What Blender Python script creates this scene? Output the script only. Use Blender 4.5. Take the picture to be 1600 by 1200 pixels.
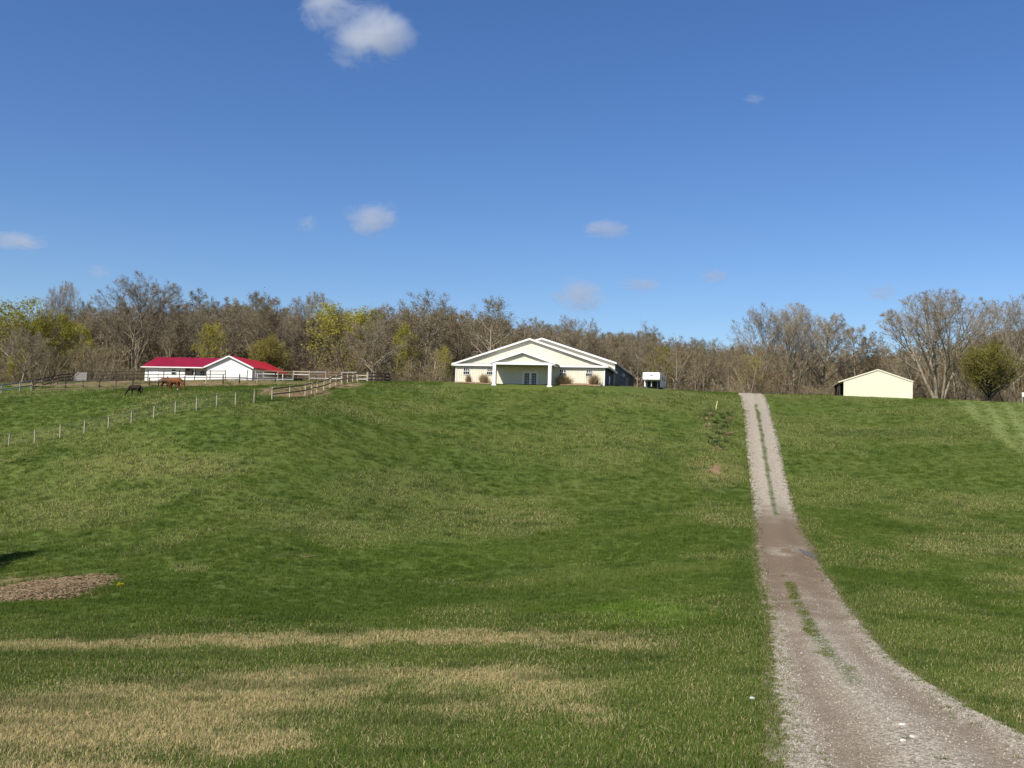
import bpy, bmesh, math, random
import numpy as np
from mathutils import Matrix, Vector

for o in list(bpy.data.objects):
    bpy.data.objects.remove(o, do_unlink=True)
SC = bpy.context.scene
COL = SC.collection
R = math.radians
rng = np.random.default_rng(7)
random.seed(7)

# ------------------------------------------------------------------ camera
F = 1600.0                                # focal length in pixels of a 1600 wide frame (36 mm)
PITCH, ROLL = math.atan(90 / F), R(1.7)
fw = np.array([0, math.cos(PITCH), math.sin(PITCH)])
up0 = np.array([0, -math.sin(PITCH), math.cos(PITCH)])
rt0 = np.array([1.0, 0, 0])
rt = rt0 * math.cos(ROLL) + up0 * math.sin(ROLL)
up = up0 * math.cos(ROLL) - rt0 * math.sin(ROLL)
cam_d = bpy.data.cameras.new('camera')
cam_d.sensor_width = 36; cam_d.lens = 36; cam_d.clip_end = 30000; cam_d.clip_start = 0.1
cam = bpy.data.objects.new('camera', cam_d); COL.objects.link(cam)
cam.matrix_world = Matrix(((rt[0], up[0], -fw[0], 0), (rt[1], up[1], -fw[1], 0), (rt[2], up[2], -fw[2], 0), (0, 0, 0, 1)))
SC.camera = cam

# ------------------------------------------------------------------ sky, sun, exposure
SUN_EL, SUN_AZ = R(46), R(42)             # azimuth counted from straight behind the camera towards the left
world = bpy.data.worlds.new('World'); SC.world = world; world.use_nodes = True
wn = world.node_tree; wn.nodes.clear()
sky = wn.nodes.new('ShaderNodeTexSky'); sky.sky_type = 'NISHITA'; sky.sun_disc = False
sky.sun_elevation = SUN_EL
sunv = np.array([-math.sin(SUN_AZ) * math.cos(SUN_EL), -math.cos(SUN_AZ) * math.cos(SUN_EL), math.sin(SUN_EL)])
sky.sun_rotation = math.atan2(sunv[0], sunv[1])
sky.altitude = 300; sky.air_density = 1.0; sky.dust_density = 0.35; sky.ozone_density = 4.0
bg = wn.nodes.new('ShaderNodeBackground'); bg.inputs['Strength'].default_value = 0.084
wo = wn.nodes.new('ShaderNodeOutputWorld')
hs = wn.nodes.new('ShaderNodeHueSaturation'); hs.inputs['Saturation'].default_value = 1.2; hs.inputs['Hue'].default_value = .510
wn.links.new(sky.outputs[0], hs.inputs['Color']); wn.links.new(hs.outputs[0], bg.inputs[0]); wn.links.new(bg.outputs[0], wo.inputs[0])
sl = bpy.data.lights.new('sun', 'SUN'); sl.energy = 5.0; sl.angle = R(0.53); sl.color = (1.0, 0.95, 0.86)
so = bpy.data.objects.new('sun', sl); COL.objects.link(so)
so.rotation_euler = Vector(-sunv).to_track_quat('-Z', 'Y').to_euler(); so.location = (-60, -60, 90)
vs = SC.view_settings
vs.view_transform = 'Standard'; vs.look = 'None'; vs.exposure = 0.58; vs.gamma = 1.0; vs.use_curve_mapping = False
SC.cycles.max_bounces = 6; SC.cycles.diffuse_bounces = 2; SC.cycles.glossy_bounces = 2
SC.cycles.transmission_bounces = 4; SC.cycles.transparent_max_bounces = 8; SC.cycles.volume_bounces = 3
SC.cycles.use_denoising = True

# ------------------------------------------------------------------ pixel <-> place
def P(u, v, d):
    """point at world depth y = d seen at photograph pixel (u, v)"""
    w = rt * (u - 800) / F + up * (600 - v) / F + fw
    return w * (d / w[1])
def pix(x, y, z):
    q = x * fw[0] + y * fw[1] + z * fw[2]
    q = np.where(q > 0.5, q, 0.5)
    return 800 + F * (x * rt[0] + y * rt[1] + z * rt[2]) / q, 600 - F * (x * up[0] + y * up[1] + z * up[2]) / q

# ------------------------------------------------------------------ terrain heights (thin plate spline through surveyed points)
ROAD = [(617, 1156, 1195, 141), (640, 1162, 1203, 131), (675, 1165.5, 1213, 115), (725, 1170, 1224, 100.7), (775, 1176, 1237, 89),
        (800, 1178, 1244, 80), (825, 1178, 1256, 69), (850, 1179, 1272, 58.5), (900, 1184, 1300, 47), (947, 1198, 1336, 39.7), (978, 1201, 1356, 35), (1010, 1200, 1385, 29.4),
        (1042, 1201, 1429, 23.9), (1073, 1203, 1474, 20), (1105, 1206, 1521, 17.3), (1137, 1212, 1594, 14.3), (1200, 1217, 1690, 11.4)]
CP = []
for v, l, r, d in ROAD:
    CP.append(P((l + r) / 2, v, d))
for u, v, d in [
    (14, 697, 98), (131, 679, 96), (205, 662, 96), (274, 647, 96), (340, 637, 96), (397, 629, 98), (425, 625, 100), (452, 622, 104), (477, 619, 108),
    (506, 611, 119), (534, 600, 131), (559, 597.5, 143),
    (2, 616, 125), (52, 610, 130), (130, 608, 129), (207, 607, 128), (288, 603, 132), (374, 599, 138), (210, 619, 113), (268, 610.5, 116),
    (157, 596, 150), (280, 594.5, 153), (386, 594, 156), (573, 597, 150), (220, 597, 170), (400, 596, 166), (0, 606, 175), (100, 601, 190),
    (50, 800, 75), (50, 900, 53), (50, 950, 42), (50, 1000, 32), (50, 1050, 24), (50, 1100, 18.3), (50, 1150, 14.3), (50, 1200, 11.3), (50, 740, 86),
    (400, 700, 84), (400, 760, 74), (400, 800, 68), (400, 850, 58), (400, 900, 50), (400, 1000, 32), (400, 1100, 18.4), (400, 1200, 11.4), (400, 660, 91),
    (700, 600.5, 132), (700, 650, 112), (700, 700, 98), (700, 750, 88), (700, 800, 78), (700, 850, 65), (700, 900, 53), (700, 950, 43), (700, 1000, 33),
    (700, 1050, 25), (700, 1100, 18.5), (700, 1150, 14.5), (700, 1200, 11.5), (560, 611, 121), (560, 650, 105), (600, 598.5, 136),
    (825, 604.3, 131), (945, 606, 129.5), (1060, 611, 139), (950, 650, 118), (950, 700, 103), (950, 800, 80), (950, 900, 51), (950, 1000, 32),
    (1320, 619.5, 147), (1425, 623, 146), (1400, 650, 129), (1400, 700, 110), (1400, 750, 97), (1400, 800, 84), (1400, 850, 66), (1400, 900, 52), (1400, 950, 42),
    (1490, 629, 143), (1600, 634, 141), (1600, 700, 112), (1600, 800, 85), (1600, 900, 53), (1600, 1000, 33), (1600, 1060, 25),
    (1550, 629, 160)]:
    CP.append(P(u, v, d))
for x, y, z in [(0, 0, -1.66), (4, 3, -2.2), (0, 5, -2.5), (-20, 0, -1.6), (25, 0, -1.6), (-20, -25, -1.3), (25, -25, -1.3), (-90, 40, -6.5), (90, 40, -5.5),
                (-90, 0, -2), (90, 0, -1.5), (-100, 95, -1.5), (-110, 130, 5), (-110, 190, 8), (-60, 210, 9.5), (0, 190, 8.2), (60, 190, 8.2), (120, 190, 8), (0, 160, 7.9), (40, 165, 8.0), (20, 150, 7.7),
                (110, 120, 3), (110, 145, 7.5), (-110, 250, 10), (0, 250, 9), (120, 250, 9), (-40, 185, 8.6)]:
    CP.append(np.array([x, y, z], float))
CP = np.array(CP)
S0 = 60.0
def _phi(r2):
    return 0.5 * r2 * np.log(r2 + 1e-9)
def _fit(c, lam=0.02):
    n = len(c); a = c[:, :2] / S0
    K = _phi(((a[:, None] - a[None]) ** 2).sum(-1)) + lam * np.eye(n)
    Q = np.hstack([np.ones((n, 1)), a])
    A = np.zeros((n + 3, n + 3)); A[:n, :n] = K; A[:n, n:] = Q; A[n:, :n] = Q.T
    return np.linalg.solve(A, np.concatenate([c[:, 2], np.zeros(3)]))
W = _fit(CP, 0.0015)
def sstep(a, b, x):
    t = np.clip((x - a) / (b - a), 0, 1)
    return t * t * (3 - 2 * t)
def H(x, y):
    x = np.atleast_1d(np.asarray(x, float)); y = np.atleast_1d(np.asarray(y, float))
    out = np.empty(x.shape)
    for s in range(0, x.size, 20000):
        a = np.clip(x.ravel()[s:s + 20000], -130, 140) / S0; b = np.clip(y.ravel()[s:s + 20000], -30, 255) / S0
        k = _phi((a[:, None] - CP[None, :, 0] / S0) ** 2 + (b[:, None] - CP[None, :, 1] / S0) ** 2)
        out.ravel()[s:s + 20000] = k @ W[:-3] + W[-3] + W[-2] * a + W[-1] * b
    return out
def h(x, y):
    return float(H(x, y)[0])
def on_ground(u, d):
    """ground point at depth d in the column of pixel u"""
    x = (u - 800) / F * d
    for _ in range(6):
        z = h(x, d)
        uu, vv = pix(x, d, z)
        x += (u - uu) / F * d
    return np.array([x, d, h(x, d)])
# value noise
_tab = np.random.default_rng(3).random((256, 256))
def vn(x, y, s, o=0):
    x = np.asarray(x) / s + 37.3 * (o + 1); y = np.asarray(y) / s + 11.7 * (o + 1)
    i = np.floor(x).astype(int); j = np.floor(y).astype(int); fx = x - i; fy = y - j
    fx = fx * fx * (3 - 2 * fx); fy = fy * fy * (3 - 2 * fy)
    t = lambda a, b: _tab[a & 255, b & 255]
    return (t(i, j) * (1 - fx) + t(i + 1, j) * fx) * (1 - fy) + (t(i, j + 1) * (1 - fx) + t(i + 1, j + 1) * fx) * fy
def fbm(x, y, s, o=0, n=3):
    return sum(vn(x, y, s / 2 ** k, o + k) / 2 ** k for k in range(n)) / sum(1 / 2 ** k for k in range(n))

# road centre line in plan
rd = np.array([r[3] for r in ROAD][::-1], float); rx = np.array([((r[1] + r[2]) / 2 - 800) / F * r[3] for r in ROAD][::-1])
# use exact positions with roll taken into account
rx = np.array([P((r[1] + r[2]) / 2, r[0], r[3])[0] for r in ROAD][::-1])
RY = np.concatenate([[-14, 0, 6], rd, [150, 163, 178, 196]]); RX = np.concatenate([[-1.5, 2.6, 3.8], rx, [34.6, 36.5, 36.8, 34]])
RW = np.interp(RY, [-14, 0, 8, 12, 16, 40, 200], [3.2, 2.6, 1.9, 1.75, 1.7, 1.7, 1.7])
ty = np.arange(-14, 196, 0.2)
def _sm(a, k):
    p = np.pad(a, k, mode='edge'); return np.convolve(p, np.ones(2 * k + 1) / (2 * k + 1), 'valid')
tx = _sm(np.interp(ty, RY, RX), 10); tx = np.where(ty < 30, _sm(np.interp(ty, RY, RX), 5), _sm(_sm(np.interp(ty, RY, RX), 22), 12))
tw = np.interp(ty, RY, RW)
def road_off(x, y):
    """signed distance from the road centre line measured across, and half width"""
    c = np.interp(y, ty, tx); w = np.interp(y, ty, tw); sl_ = np.gradient(tx, ty); s = np.interp(y, ty, sl_)
    return (x - c) / np.sqrt(1 + s * s), w

# ------------------------------------------------------------------ helpers
def link(o, parent=None):
    COL.objects.link(o)
    if parent is not None: o.parent = parent
    return o
def tag(o, label=None, cat=None, group=None, kind=None):
    if label: o['label'] = label
    if cat: o['category'] = cat
    if group: o['group'] = group
    if kind: o['kind'] = kind
    return o
def empty(name, loc, rz=0):
    o = bpy.data.objects.new(name, None); o.empty_display_size = 0.3
    o.location = [float(c) for c in loc]; o.rotation_euler = (0, 0, rz); COL.objects.link(o); return o
class MB:
    def __init__(self): self.v = []; self.f = []; self.m = []
    def add(self, vs, fs, m=0):
        b = len(self.v); self.v += [tuple(map(float, p)) for p in vs]; self.f += [tuple(b + i for i in f) for f in fs]; self.m += [m] * len(fs); return self
    def box(self, x0, x1, y0, y1, z0, z1, m=0):
        return self.add([(x0, y0, z0), (x1, y0, z0), (x1, y1, z0), (x0, y1, z0), (x0, y0, z1), (x1, y0, z1), (x1, y1, z1), (x0, y1, z1)],
                        [(0, 3, 2, 1), (4, 5, 6, 7), (0, 1, 5, 4), (1, 2, 6, 5), (2, 3, 7, 6), (3, 0, 4, 7)], m)
    def bar(self, a, b, w, t, m=0, upv=(0, 0, 1)):
        """box beam from a to b, w across (horizontal), t along up"""
        a = np.array(a, float); b = np.array(b, float); d = b - a; d /= np.linalg.norm(d)
        s = np.cross(d, upv); s /= np.linalg.norm(s); q = np.cross(s, d)
        s = s * w / 2; q = q * t / 2
        return self.add([a - s - q, a + s - q, a + s + q, a - s + q, b - s - q, b + s - q, b + s + q, b - s + q],
                        [(0, 3, 2, 1), (4, 5, 6, 7), (0, 1, 5, 4), (1, 2, 6, 5), (2, 3, 7, 6), (3, 0, 4, 7)][::1], m)
    def tube(self, pts, rad, n=6, m=0, cap=True):
        pts = np.array(pts, float); k = len(pts); vs = []
        for i in range(k):
            d = pts[min(i + 1, k - 1)] - pts[max(i - 1, 0)]; d /= np.linalg.norm(d) + 1e-9
            a = np.cross(d, (0, 0, 1) if abs(d[2]) < .9 else (1, 0, 0)); a /= np.linalg.norm(a); b = np.cross(d, a)
            for j in range(n):
                t = 2 * math.pi * j / n; vs.append(pts[i] + (a * math.cos(t) + b * math.sin(t)) * rad[i])
        fs = [(i * n + j, i * n + (j + 1) % n, (i + 1) * n + (j + 1) % n, (i + 1) * n + j) for i in range(k - 1) for j in range(n)]
        if cap: fs += [tuple(range(n))[::-1], tuple((k - 1) * n + j for j in range(n))]
        return self.add(vs, fs, m)
    def prism(self, poly, y0, y1, m=0):
        """polygon in x,z extruded along y"""
        n = len(poly)
        vs = [(p[0], y0, p[1]) for p in poly] + [(p[0], y1, p[1]) for p in poly]
        return self.add(vs, [tuple(range(n)), tuple(range(2 * n - 1, n - 1, -1))] + [(j, j + n, (j + 1) % n + n, (j + 1) % n) for j in range(n)], m)
    def build(self, name, mats, parent=None, smooth=False, bevel=0):
        me = bpy.data.meshes.new(name); me.from_pydata(self.v, [], self.f)
        for mt in (mats if isinstance(mats, (list, tuple)) else [mats]): me.materials.append(mt)
        me.polygons.foreach_set('material_index', self.m)
        bm = bmesh.new(); bm.from_mesh(me); bmesh.ops.recalc_face_normals(bm, faces=bm.faces); bm.to_mesh(me); bm.free()
        if smooth: me.polygons.foreach_set('use_smooth', [True] * len(me.polygons))
        o = link(bpy.data.objects.new(name, me), parent)
        if bevel:
            b = o.modifiers.new('bevel', 'BEVEL'); b.width = bevel; b.segments = 2; b.limit_method = 'ANGLE'
        return o

# ------------------------------------------------------------------ materials
def lin(r, g, b):
    f = lambda c: ((c / 255 + .055) / 1.055) ** 2.4 if c > 10 else c / 255 / 12.92
    return (f(r), f(g), f(b), 1)
class NT:
    def __init__(self, name):
        self.m = bpy.data.materials.new(name); self.m.use_nodes = True; self.t = self.m.node_tree
        self.b = self.t.nodes['Principled BSDF']; self.out = self.t.nodes['Material Output']
    def n(self, ty, **kw):
        x = self.t.nodes.new(ty)
        for k, v in kw.items(): setattr(x, k, v)
        return x
    def l(self, a, b): self.t.links.new(a, b)
    def noise(self, scale, detail=4, rough=.55, vec=None, dim='3D'):
        x = self.n('ShaderNodeTexNoise'); x.inputs['Scale'].default_value = scale; x.inputs['Detail'].default_value = detail; x.inputs['Roughness'].default_value = rough
        if vec is None: vec = self.coord()
        self.l(vec, x.inputs['Vector']); return x.outputs['Fac']
    def coord(self, which='Object'):
        if not hasattr(self, '_c'): self._c = self.n('ShaderNodeTexCoord')
        return self._c.outputs[which]
    def ramp(self, fac, stops):
        r = self.n('ShaderNodeValToRGB'); e = r.color_ramp.elements
        while len(e) < len(stops): e.new(0.5)
        for k, (p, c) in enumerate(stops): e[k].position = p; e[k].color = c if len(c) == 4 else (*c, 1)
        self.l(fac, r.inputs[0]); return r.outputs[0]
    def mix(self, fac, a, b, mode='MIX'):
        x = self.n('ShaderNodeMix', data_type='RGBA', blend_type=mode)
        for s, val in ((x.inputs[0], fac), (x.inputs[6], a), (x.inputs[7], b)):
            if hasattr(val, 'is_linked'): self.l(val, s)
            else: s.default_value = val
        return x.outputs[2]
    def math(self, op, a, b=0.0, clamp=False):
        x = self.n('ShaderNodeMath', operation=op, use_clamp=clamp)
        for s, val in ((x.inputs[0], a), (x.inputs[1], b)):
            if hasattr(val, 'is_linked'): self.l(val, s)
            else: s.default_value = val
        return x.outputs[0]
    def attr(self, name, ty='GEOMETRY', out='Fac'):
        x = self.n('ShaderNodeAttribute', attribute_type=ty, attribute_name=name); return x.outputs[out]
    def bump(self, hgt, strength, dist):
        x = self.n('ShaderNodeBump'); x.inputs['Strength'].default_value = strength; x.inputs['Distance'].default_value = dist
        self.l(hgt, x.inputs['Height']); self.l(x.outputs[0], self.b.inputs['Normal'])
    def color(self, c):
        if hasattr(c, 'is_linked'): self.l(c, self.b.inputs['Base Color'])
        else: self.b.inputs['Base Color'].default_value = c
def simple(name, c, rough=.6, var=.25, scale=3.0, bump=0, metal=0, spec=.3):
    """painted or natural surface: base colour with blotches and fine speckle"""
    k = NT(name); n1 = k.noise(scale, 5); n2 = k.noise(scale * 9, 3)
    f = k.math('ADD', k.math('MULTIPLY', n1, .7), k.math('MULTIPLY', n2, .3))
    lo = tuple(x * (1 - var) for x in c[:3]) + (1,); hi = tuple(min(1, x * (1 + var * .6)) for x in c[:3]) + (1,)
    k.color(k.ramp(f, [(.3, lo), (.7, hi)])); k.b.inputs['Roughness'].default_value = rough; k.b.inputs['Metallic'].default_value = metal
    k.b.inputs['Specular IOR Level'].default_value = spec
    if bump: k.bump(n2, .5, bump)
    return k.m
M = {}
M['cream'] = simple('cream_siding', (.68, .62, .485, 1), .5, .10, .5)
M['white'] = simple('white_trim', (.72, .71, .68, 1), .45, .06, .8)
M['soffit'] = simple('soffit', (.36, .34, .30, 1), .6, .05, 1)
M['greyside'] = simple('slate_grey_metal_side', (.135, .14, .15, 1), .5, .08, .4)
M['metalroof'] = simple('pale_metal_roof', (.60, .58, .54, 1), .4, .08, .4)
M['redroof'] = simple('crimson_roof', (.25, .008, .030, 1), .42, .28, .5, spec=.4)  # roof red with the blue sky reflection painted in as crimson
M['redroof2'] = simple('red_roof', (.44, .008, .014, 1), .42, .28, .5, spec=.4)  # same roof red with the stronger sunlight painted into the colour
M['stablewall'] = simple('white_stable_wall', (.72, .70, .65, 1), .6, .07, .6)
M['shed'] = simple('pale_yellow_siding', (.69, .635, .48, 1), .5, .06, .4)
M['dark'] = simple('dark_interior', (.035, .033, .03, 1), .8, .3, 2)  # near-black tone paints the shade in lean-tos and under the trailer nose
M['concrete'] = simple('concrete', (.22, .21, .19, 1), .85, .15, 2)
M['wood_pale'] = simple('weathered_pale_wood', (.42, .36, .25, 1), .8, .3, 6, .004)
M['wood_grey'] = simple('weathered_grey_wood', (.30, .28, .26, 1), .8, .3, 6, .004)
M['wood_brown'] = simple('brown_fence_wood', (.16, .11, .07, 1), .8, .35, 6, .004)
M['wood_dark'] = simple('dark_creosoted_wood', (.045, .035, .028, 1), .8, .35, 6, .004)
M['board_white'] = simple('white_board', (.46, .45, .42, 1), .6, .15, 4)
M['wire'] = simple('galvanised_wire', (.20, .20, .19, 1), .5, .2, 8, metal=.5)
M['wire_dark'] = simple('dark_top_wire', (.06, .065, .05, 1), .6, .2, 8)
M['rubber'] = simple('rubber', (.02, .02, .02, 1), .8, .3, 8)
M['steel'] = simple('steel', (.30, .30, .31, 1), .4, .2, 8, metal=.7)
M['trailer'] = simple('white_trailer_paint', (.80, .80, .79, 1), .25, .05, 1, spec=.5)
M['stake'] = simple('pale_yellow_stake', (.62, .58, .25, 1), .6, .12, 6)
k = NT('window_glass'); k.color((.02, .024, .028, 1)); k.b.inputs['Roughness'].default_value = .08; k.b.inputs['Specular IOR Level'].default_value = .22
n = k.noise(1.3, 2); k.bump(n, .08, .05); M['glass'] = k.m

def ground_material():
    k = NT('pasture_ground')
    co = k.coord('Object')
    dry = k.attr('dry'); soil = k.attr('soil'); lush = k.attr('lush'); mown = k.attr('mown'); dark = k.attr('dark')
    big = k.noise(.09, 5, .6); mid = k.noise(.7, 5, .65); fine = k.noise(9, 4, .7); vf = k.noise(45, 2, .6)
    mp = k.n('ShaderNodeMapping'); k.l(co, mp.inputs[0]); mp.inputs['Scale'].default_value = (.35, 1.5, 1)
    streak = k.noise(1.0, 4, .6, mp.outputs[0])
    g = k.ramp(k.math('ADD', k.math('MULTIPLY', mid, .45), k.math('MULTIPLY', fine, .55)), [(.28, (.043, .064, .012, 1)), (.52, (.072, .101, .020, 1)), (.75, (.110, .142, .033, 1))])
    g = k.mix(k.ramp(big, [(.35, (0, 0, 0)), (.7, (.55, .55, .55))]), g, (.098, .108, .027, 1))
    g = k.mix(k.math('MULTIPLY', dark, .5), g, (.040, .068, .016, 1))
    g = k.mix(k.math('MULTIPLY', lush, .8), g, (.12, .20, .025, 1))
    g = k.mix(k.ramp(streak, [(.55, (0, 0, 0)), (.75, (.45, .45, .45))]), g, (.15, .15, .05, 1))
    m2 = k.mix(k.ramp(vf, [(.4, (0, 0, 0)), (.6, (1, 1, 1))]), (.14, .175, .055, 1), (.21, .24, .09, 1))
    g = k.mix(k.math('MULTIPLY', mown, .6), g, m2)
    d = k.ramp(k.math('ADD', k.math('MULTIPLY', fine, .6), k.math('MULTIPLY', vf, .4)), [(.3, (.14, .115, .04, 1)), (.55, (.32, .245, .105, 1)), (.75, (.45, .35, .18, 1))])
    dm = k.math('MULTIPLY', dry, k.ramp(k.math('ADD', k.math('MULTIPLY', mid, .5), k.math('MULTIPLY', fine, .5)), [(.3, (.35, .35, .35)), (.6, (1, 1, 1))]), True)
    g = k.mix(k.math('MULTIPLY', dm, .8), g, d)
    s = k.ramp(k.math('ADD', k.math('MULTIPLY', mid, .5), k.math('MULTIPLY', fine, .5)), [(.3, (.10, .062, .035, 1)), (.7, (.30, .20, .12, 1))])
    g = k.mix(soil, g, s)
    k.color(g); k.b.inputs['Roughness'].default_value = .95; k.b.inputs['Specular IOR Level'].default_value = .08
    k.bump(k.math('ADD', fine, k.math('MULTIPLY', mid, 2.0)), .8, .06)
    return k.m
M['ground'] = ground_material()

def gravel_material():
    k = NT('driveway_gravel')
    mud = k.attr('mud'); edge = k.attr('edge'); grass = k.attr('grassy')
    co = k.coord('Object')
    vo = k.n('ShaderNodeTexVoronoi'); vo.inputs['Scale'].default_value = 26; k.l(co, vo.inputs['Vector'])
    sep = k.n('ShaderNodeSeparateColor'); k.l(vo.outputs['Color'], sep.inputs[0])
    n1 = k.noise(1.1, 5, .65); n2 = k.noise(14, 4, .7)
    st = k.ramp(sep.outputs[0], [(.0, (.135, .108, .074, 1)), (.5, (.265, .228, .170, 1)), (1, (.43, .39, .315, 1))])
    dirt = k.ramp(n2, [(.3, (.125, .096, .060, 1)), (.7, (.235, .188, .130, 1))])
    f = k.math('ADD', k.math('MULTIPLY', edge, .75), k.math('MULTIPLY', n1, .9))
    g = k.mix(k.ramp(f, [(.28, (.2, .2, .2)), (.72, (1, 1, 1))]), dirt, st)
    md = k.ramp(k.math('ADD', k.math('MULTIPLY', n1, .6), k.math('MULTIPLY', n2, .4)), [(.3, (.105, .074, .045, 1)), (.7, (.178, .130, .085, 1))])
    g = k.mix(k.math('MULTIPLY', mud, k.ramp(n1, [(.25, (.75, .75, .75)), (.5, (1, 1, 1))])), g, md)
    g = k.mix(k.math('MULTIPLY', grass, k.ramp(n2, [(.35, (0, 0, 0)), (.55, (1, 1, 1))])), g, (.05, .075, .02, 1))
    k.color(g); k.b.inputs['Roughness'].default_value = .9; k.b.inputs['Specular IOR Level'].default_value = .2
    k.bump(k.math('ADD', k.math('MULTIPLY', vo.outputs['Distance'], -1.0), n2), .7, .02)
    return k.m
M['gravel'] = gravel_material()

def leafy(name, cols, trans=.35, inst=None, dry=None):
    """blade / leaf material, tint by instance attribute or by object random"""
    k = NT(name); nt = k.t
    if inst: f = k.attr(inst, 'INSTANCER')
    else: f = k.n('ShaderNodeObjectInfo').outputs['Random']
    geo = k.n('ShaderNodeNewGeometry')
    f2 = k.math('ADD', k.math('MULTIPLY', f, .6), k.math('MULTIPLY', geo.outputs['Random Per Island'], .4))
    c = k.ramp(f2, cols)
    if dry:
        x = k.math('GREATER_THAN', k.math('ADD', k.attr('dry', 'INSTANCER'), k.math('MULTIPLY', k.math('SUBTRACT', geo.outputs['Random Per Island'], .5), 1.1)), .55)
        c = k.mix(x, c, k.ramp(geo.outputs['Random Per Island'], dry))
        lu = k.attr('lush', 'INSTANCER')
        c = k.mix(k.math('MULTIPLY', lu, .6), c, (.13, .23, .025, 1))
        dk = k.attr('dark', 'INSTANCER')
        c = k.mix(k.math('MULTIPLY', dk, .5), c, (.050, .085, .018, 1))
    nt.nodes.remove(k.b)
    di = k.n('ShaderNodeBsdfDiffuse'); tr = k.n('ShaderNodeBsdfTranslucent'); mx = k.n('ShaderNodeMixShader'); mx.inputs[0].default_value = trans
    k.l(c, di.inputs[0]); k.l(c, tr.inputs[0]); k.l(di.outputs[0], mx.inputs[1]); k.l(tr.outputs[0], mx.inputs[2]); k.l(mx.outputs[0], k.out.inputs[0])
    return k.m
M['blade'] = leafy('grass_blade', [(.05, (.061, .096, .016, 1)), (.4, (.088, .130, .023, 1)), (.7, (.117, .160, .033, 1)), (.95, (.178, .200, .058, 1))], .3, 'tint',
                   [(0, (.33, .245, .095, 1)), (.5, (.49, .375, .18, 1)), (1, (.60, .48, .26, 1))])
M['straw'] = leafy('dry_straw', [(.1, (.20, .145, .075, 1)), (.5, (.30, .22, .12, 1)), (.9, (.42, .33, .20, 1))], .2)
M['mulch'] = leafy('mulch_litter', [(.1, (.13, .088, .050, 1)), (.5, (.26, .19, .115, 1)), (.9, (.42, .33, .21, 1))], .1)
M['weed'] = leafy('weed_leaf', [(.1, (.055, .085, .025, 1)), (.9, (.11, .145, .055, 1))], .3)
M['yellowflower'] = leafy('yellow_flower', [(.1, (.30, .28, .02, 1)), (.9, (.55, .48, .03, 1))], .3)

def bark(name, c0, c1):
    k = NT(name); r = k.n('ShaderNodeObjectInfo').outputs['Random']
    n = k.noise(1.4, 5, .7); f = k.math('ADD', k.math('MULTIPLY', n, .65), k.math('MULTIPLY', r, .35))
    k.color(k.ramp(f, [(.25, c0), (.75, c1)])); k.b.inputs['Roughness'].default_value = .95; k.b.inputs['Specular IOR Level'].default_value = .05
    return k.m
M['bark'] = bark('grey_brown_bark', (.085, .067, .045, 1), (.33, .275, .20, 1))
M['bark_dark'] = bark('dark_bark', (.035, .028, .022, 1), (.11, .09, .072, 1))
M['twig'] = bark('brown_twigs', (.150, .113, .065, 1), (.295, .235, .142, 1))
M['twig_grey'] = bark('grey_twigs', (.165, .134, .090, 1), (.305, .255, .185, 1))
M['leaf_yellow'] = leafy('yellow_green_spring_leaf', [(.1, (.20, .19, .025, 1)), (.5, (.30, .28, .042, 1)), (.9, (.38, .35, .065, 1))], .4)
M['leaf_olive'] = leafy('olive_spring_leaf', [(.1, (.13, .13, .026, 1)), (.5, (.20, .185, .040, 1)), (.9, (.28, .245, .065, 1))], .4)
M['leaf_bud'] = leafy('pale_leaf_bud', [(.1, (.12, .115, .045, 1)), (.9, (.24, .22, .10, 1))], .4)
M['leaf_redbud'] = leafy('reddish_bud', [(.1, (.12, .075, .04, 1)), (.9, (.24, .165, .085, 1))], .4)
M['leaf_brown'] = leafy('withered_oak_leaf', [(.1, (.16, .085, .04, 1)), (.9, (.32, .20, .11, 1))], .3)
M['chestnut'] = simple('chestnut_coat', (.17, .062, .024, 1), .7, .25, 4, spec=.12)
M['chestnut2'] = simple('brown_coat', (.12, .052, .024, 1), .55, .25, 4)
M['darkhorse'] = simple('dark_brown_coat', (.036, .024, .018, 1), .8, .35, 4, spec=.08)
M['mane_brown'] = simple('brown_mane', (.13, .05, .02, 1), .7, .3, 9)
M['mane_dark'] = simple('black_mane', (.02, .016, .014, 1), .7, .3, 9)
M['lightbulb'] = simple('lamp_housing', (.7, .7, .68, 1), .4, .05, 4)

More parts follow.
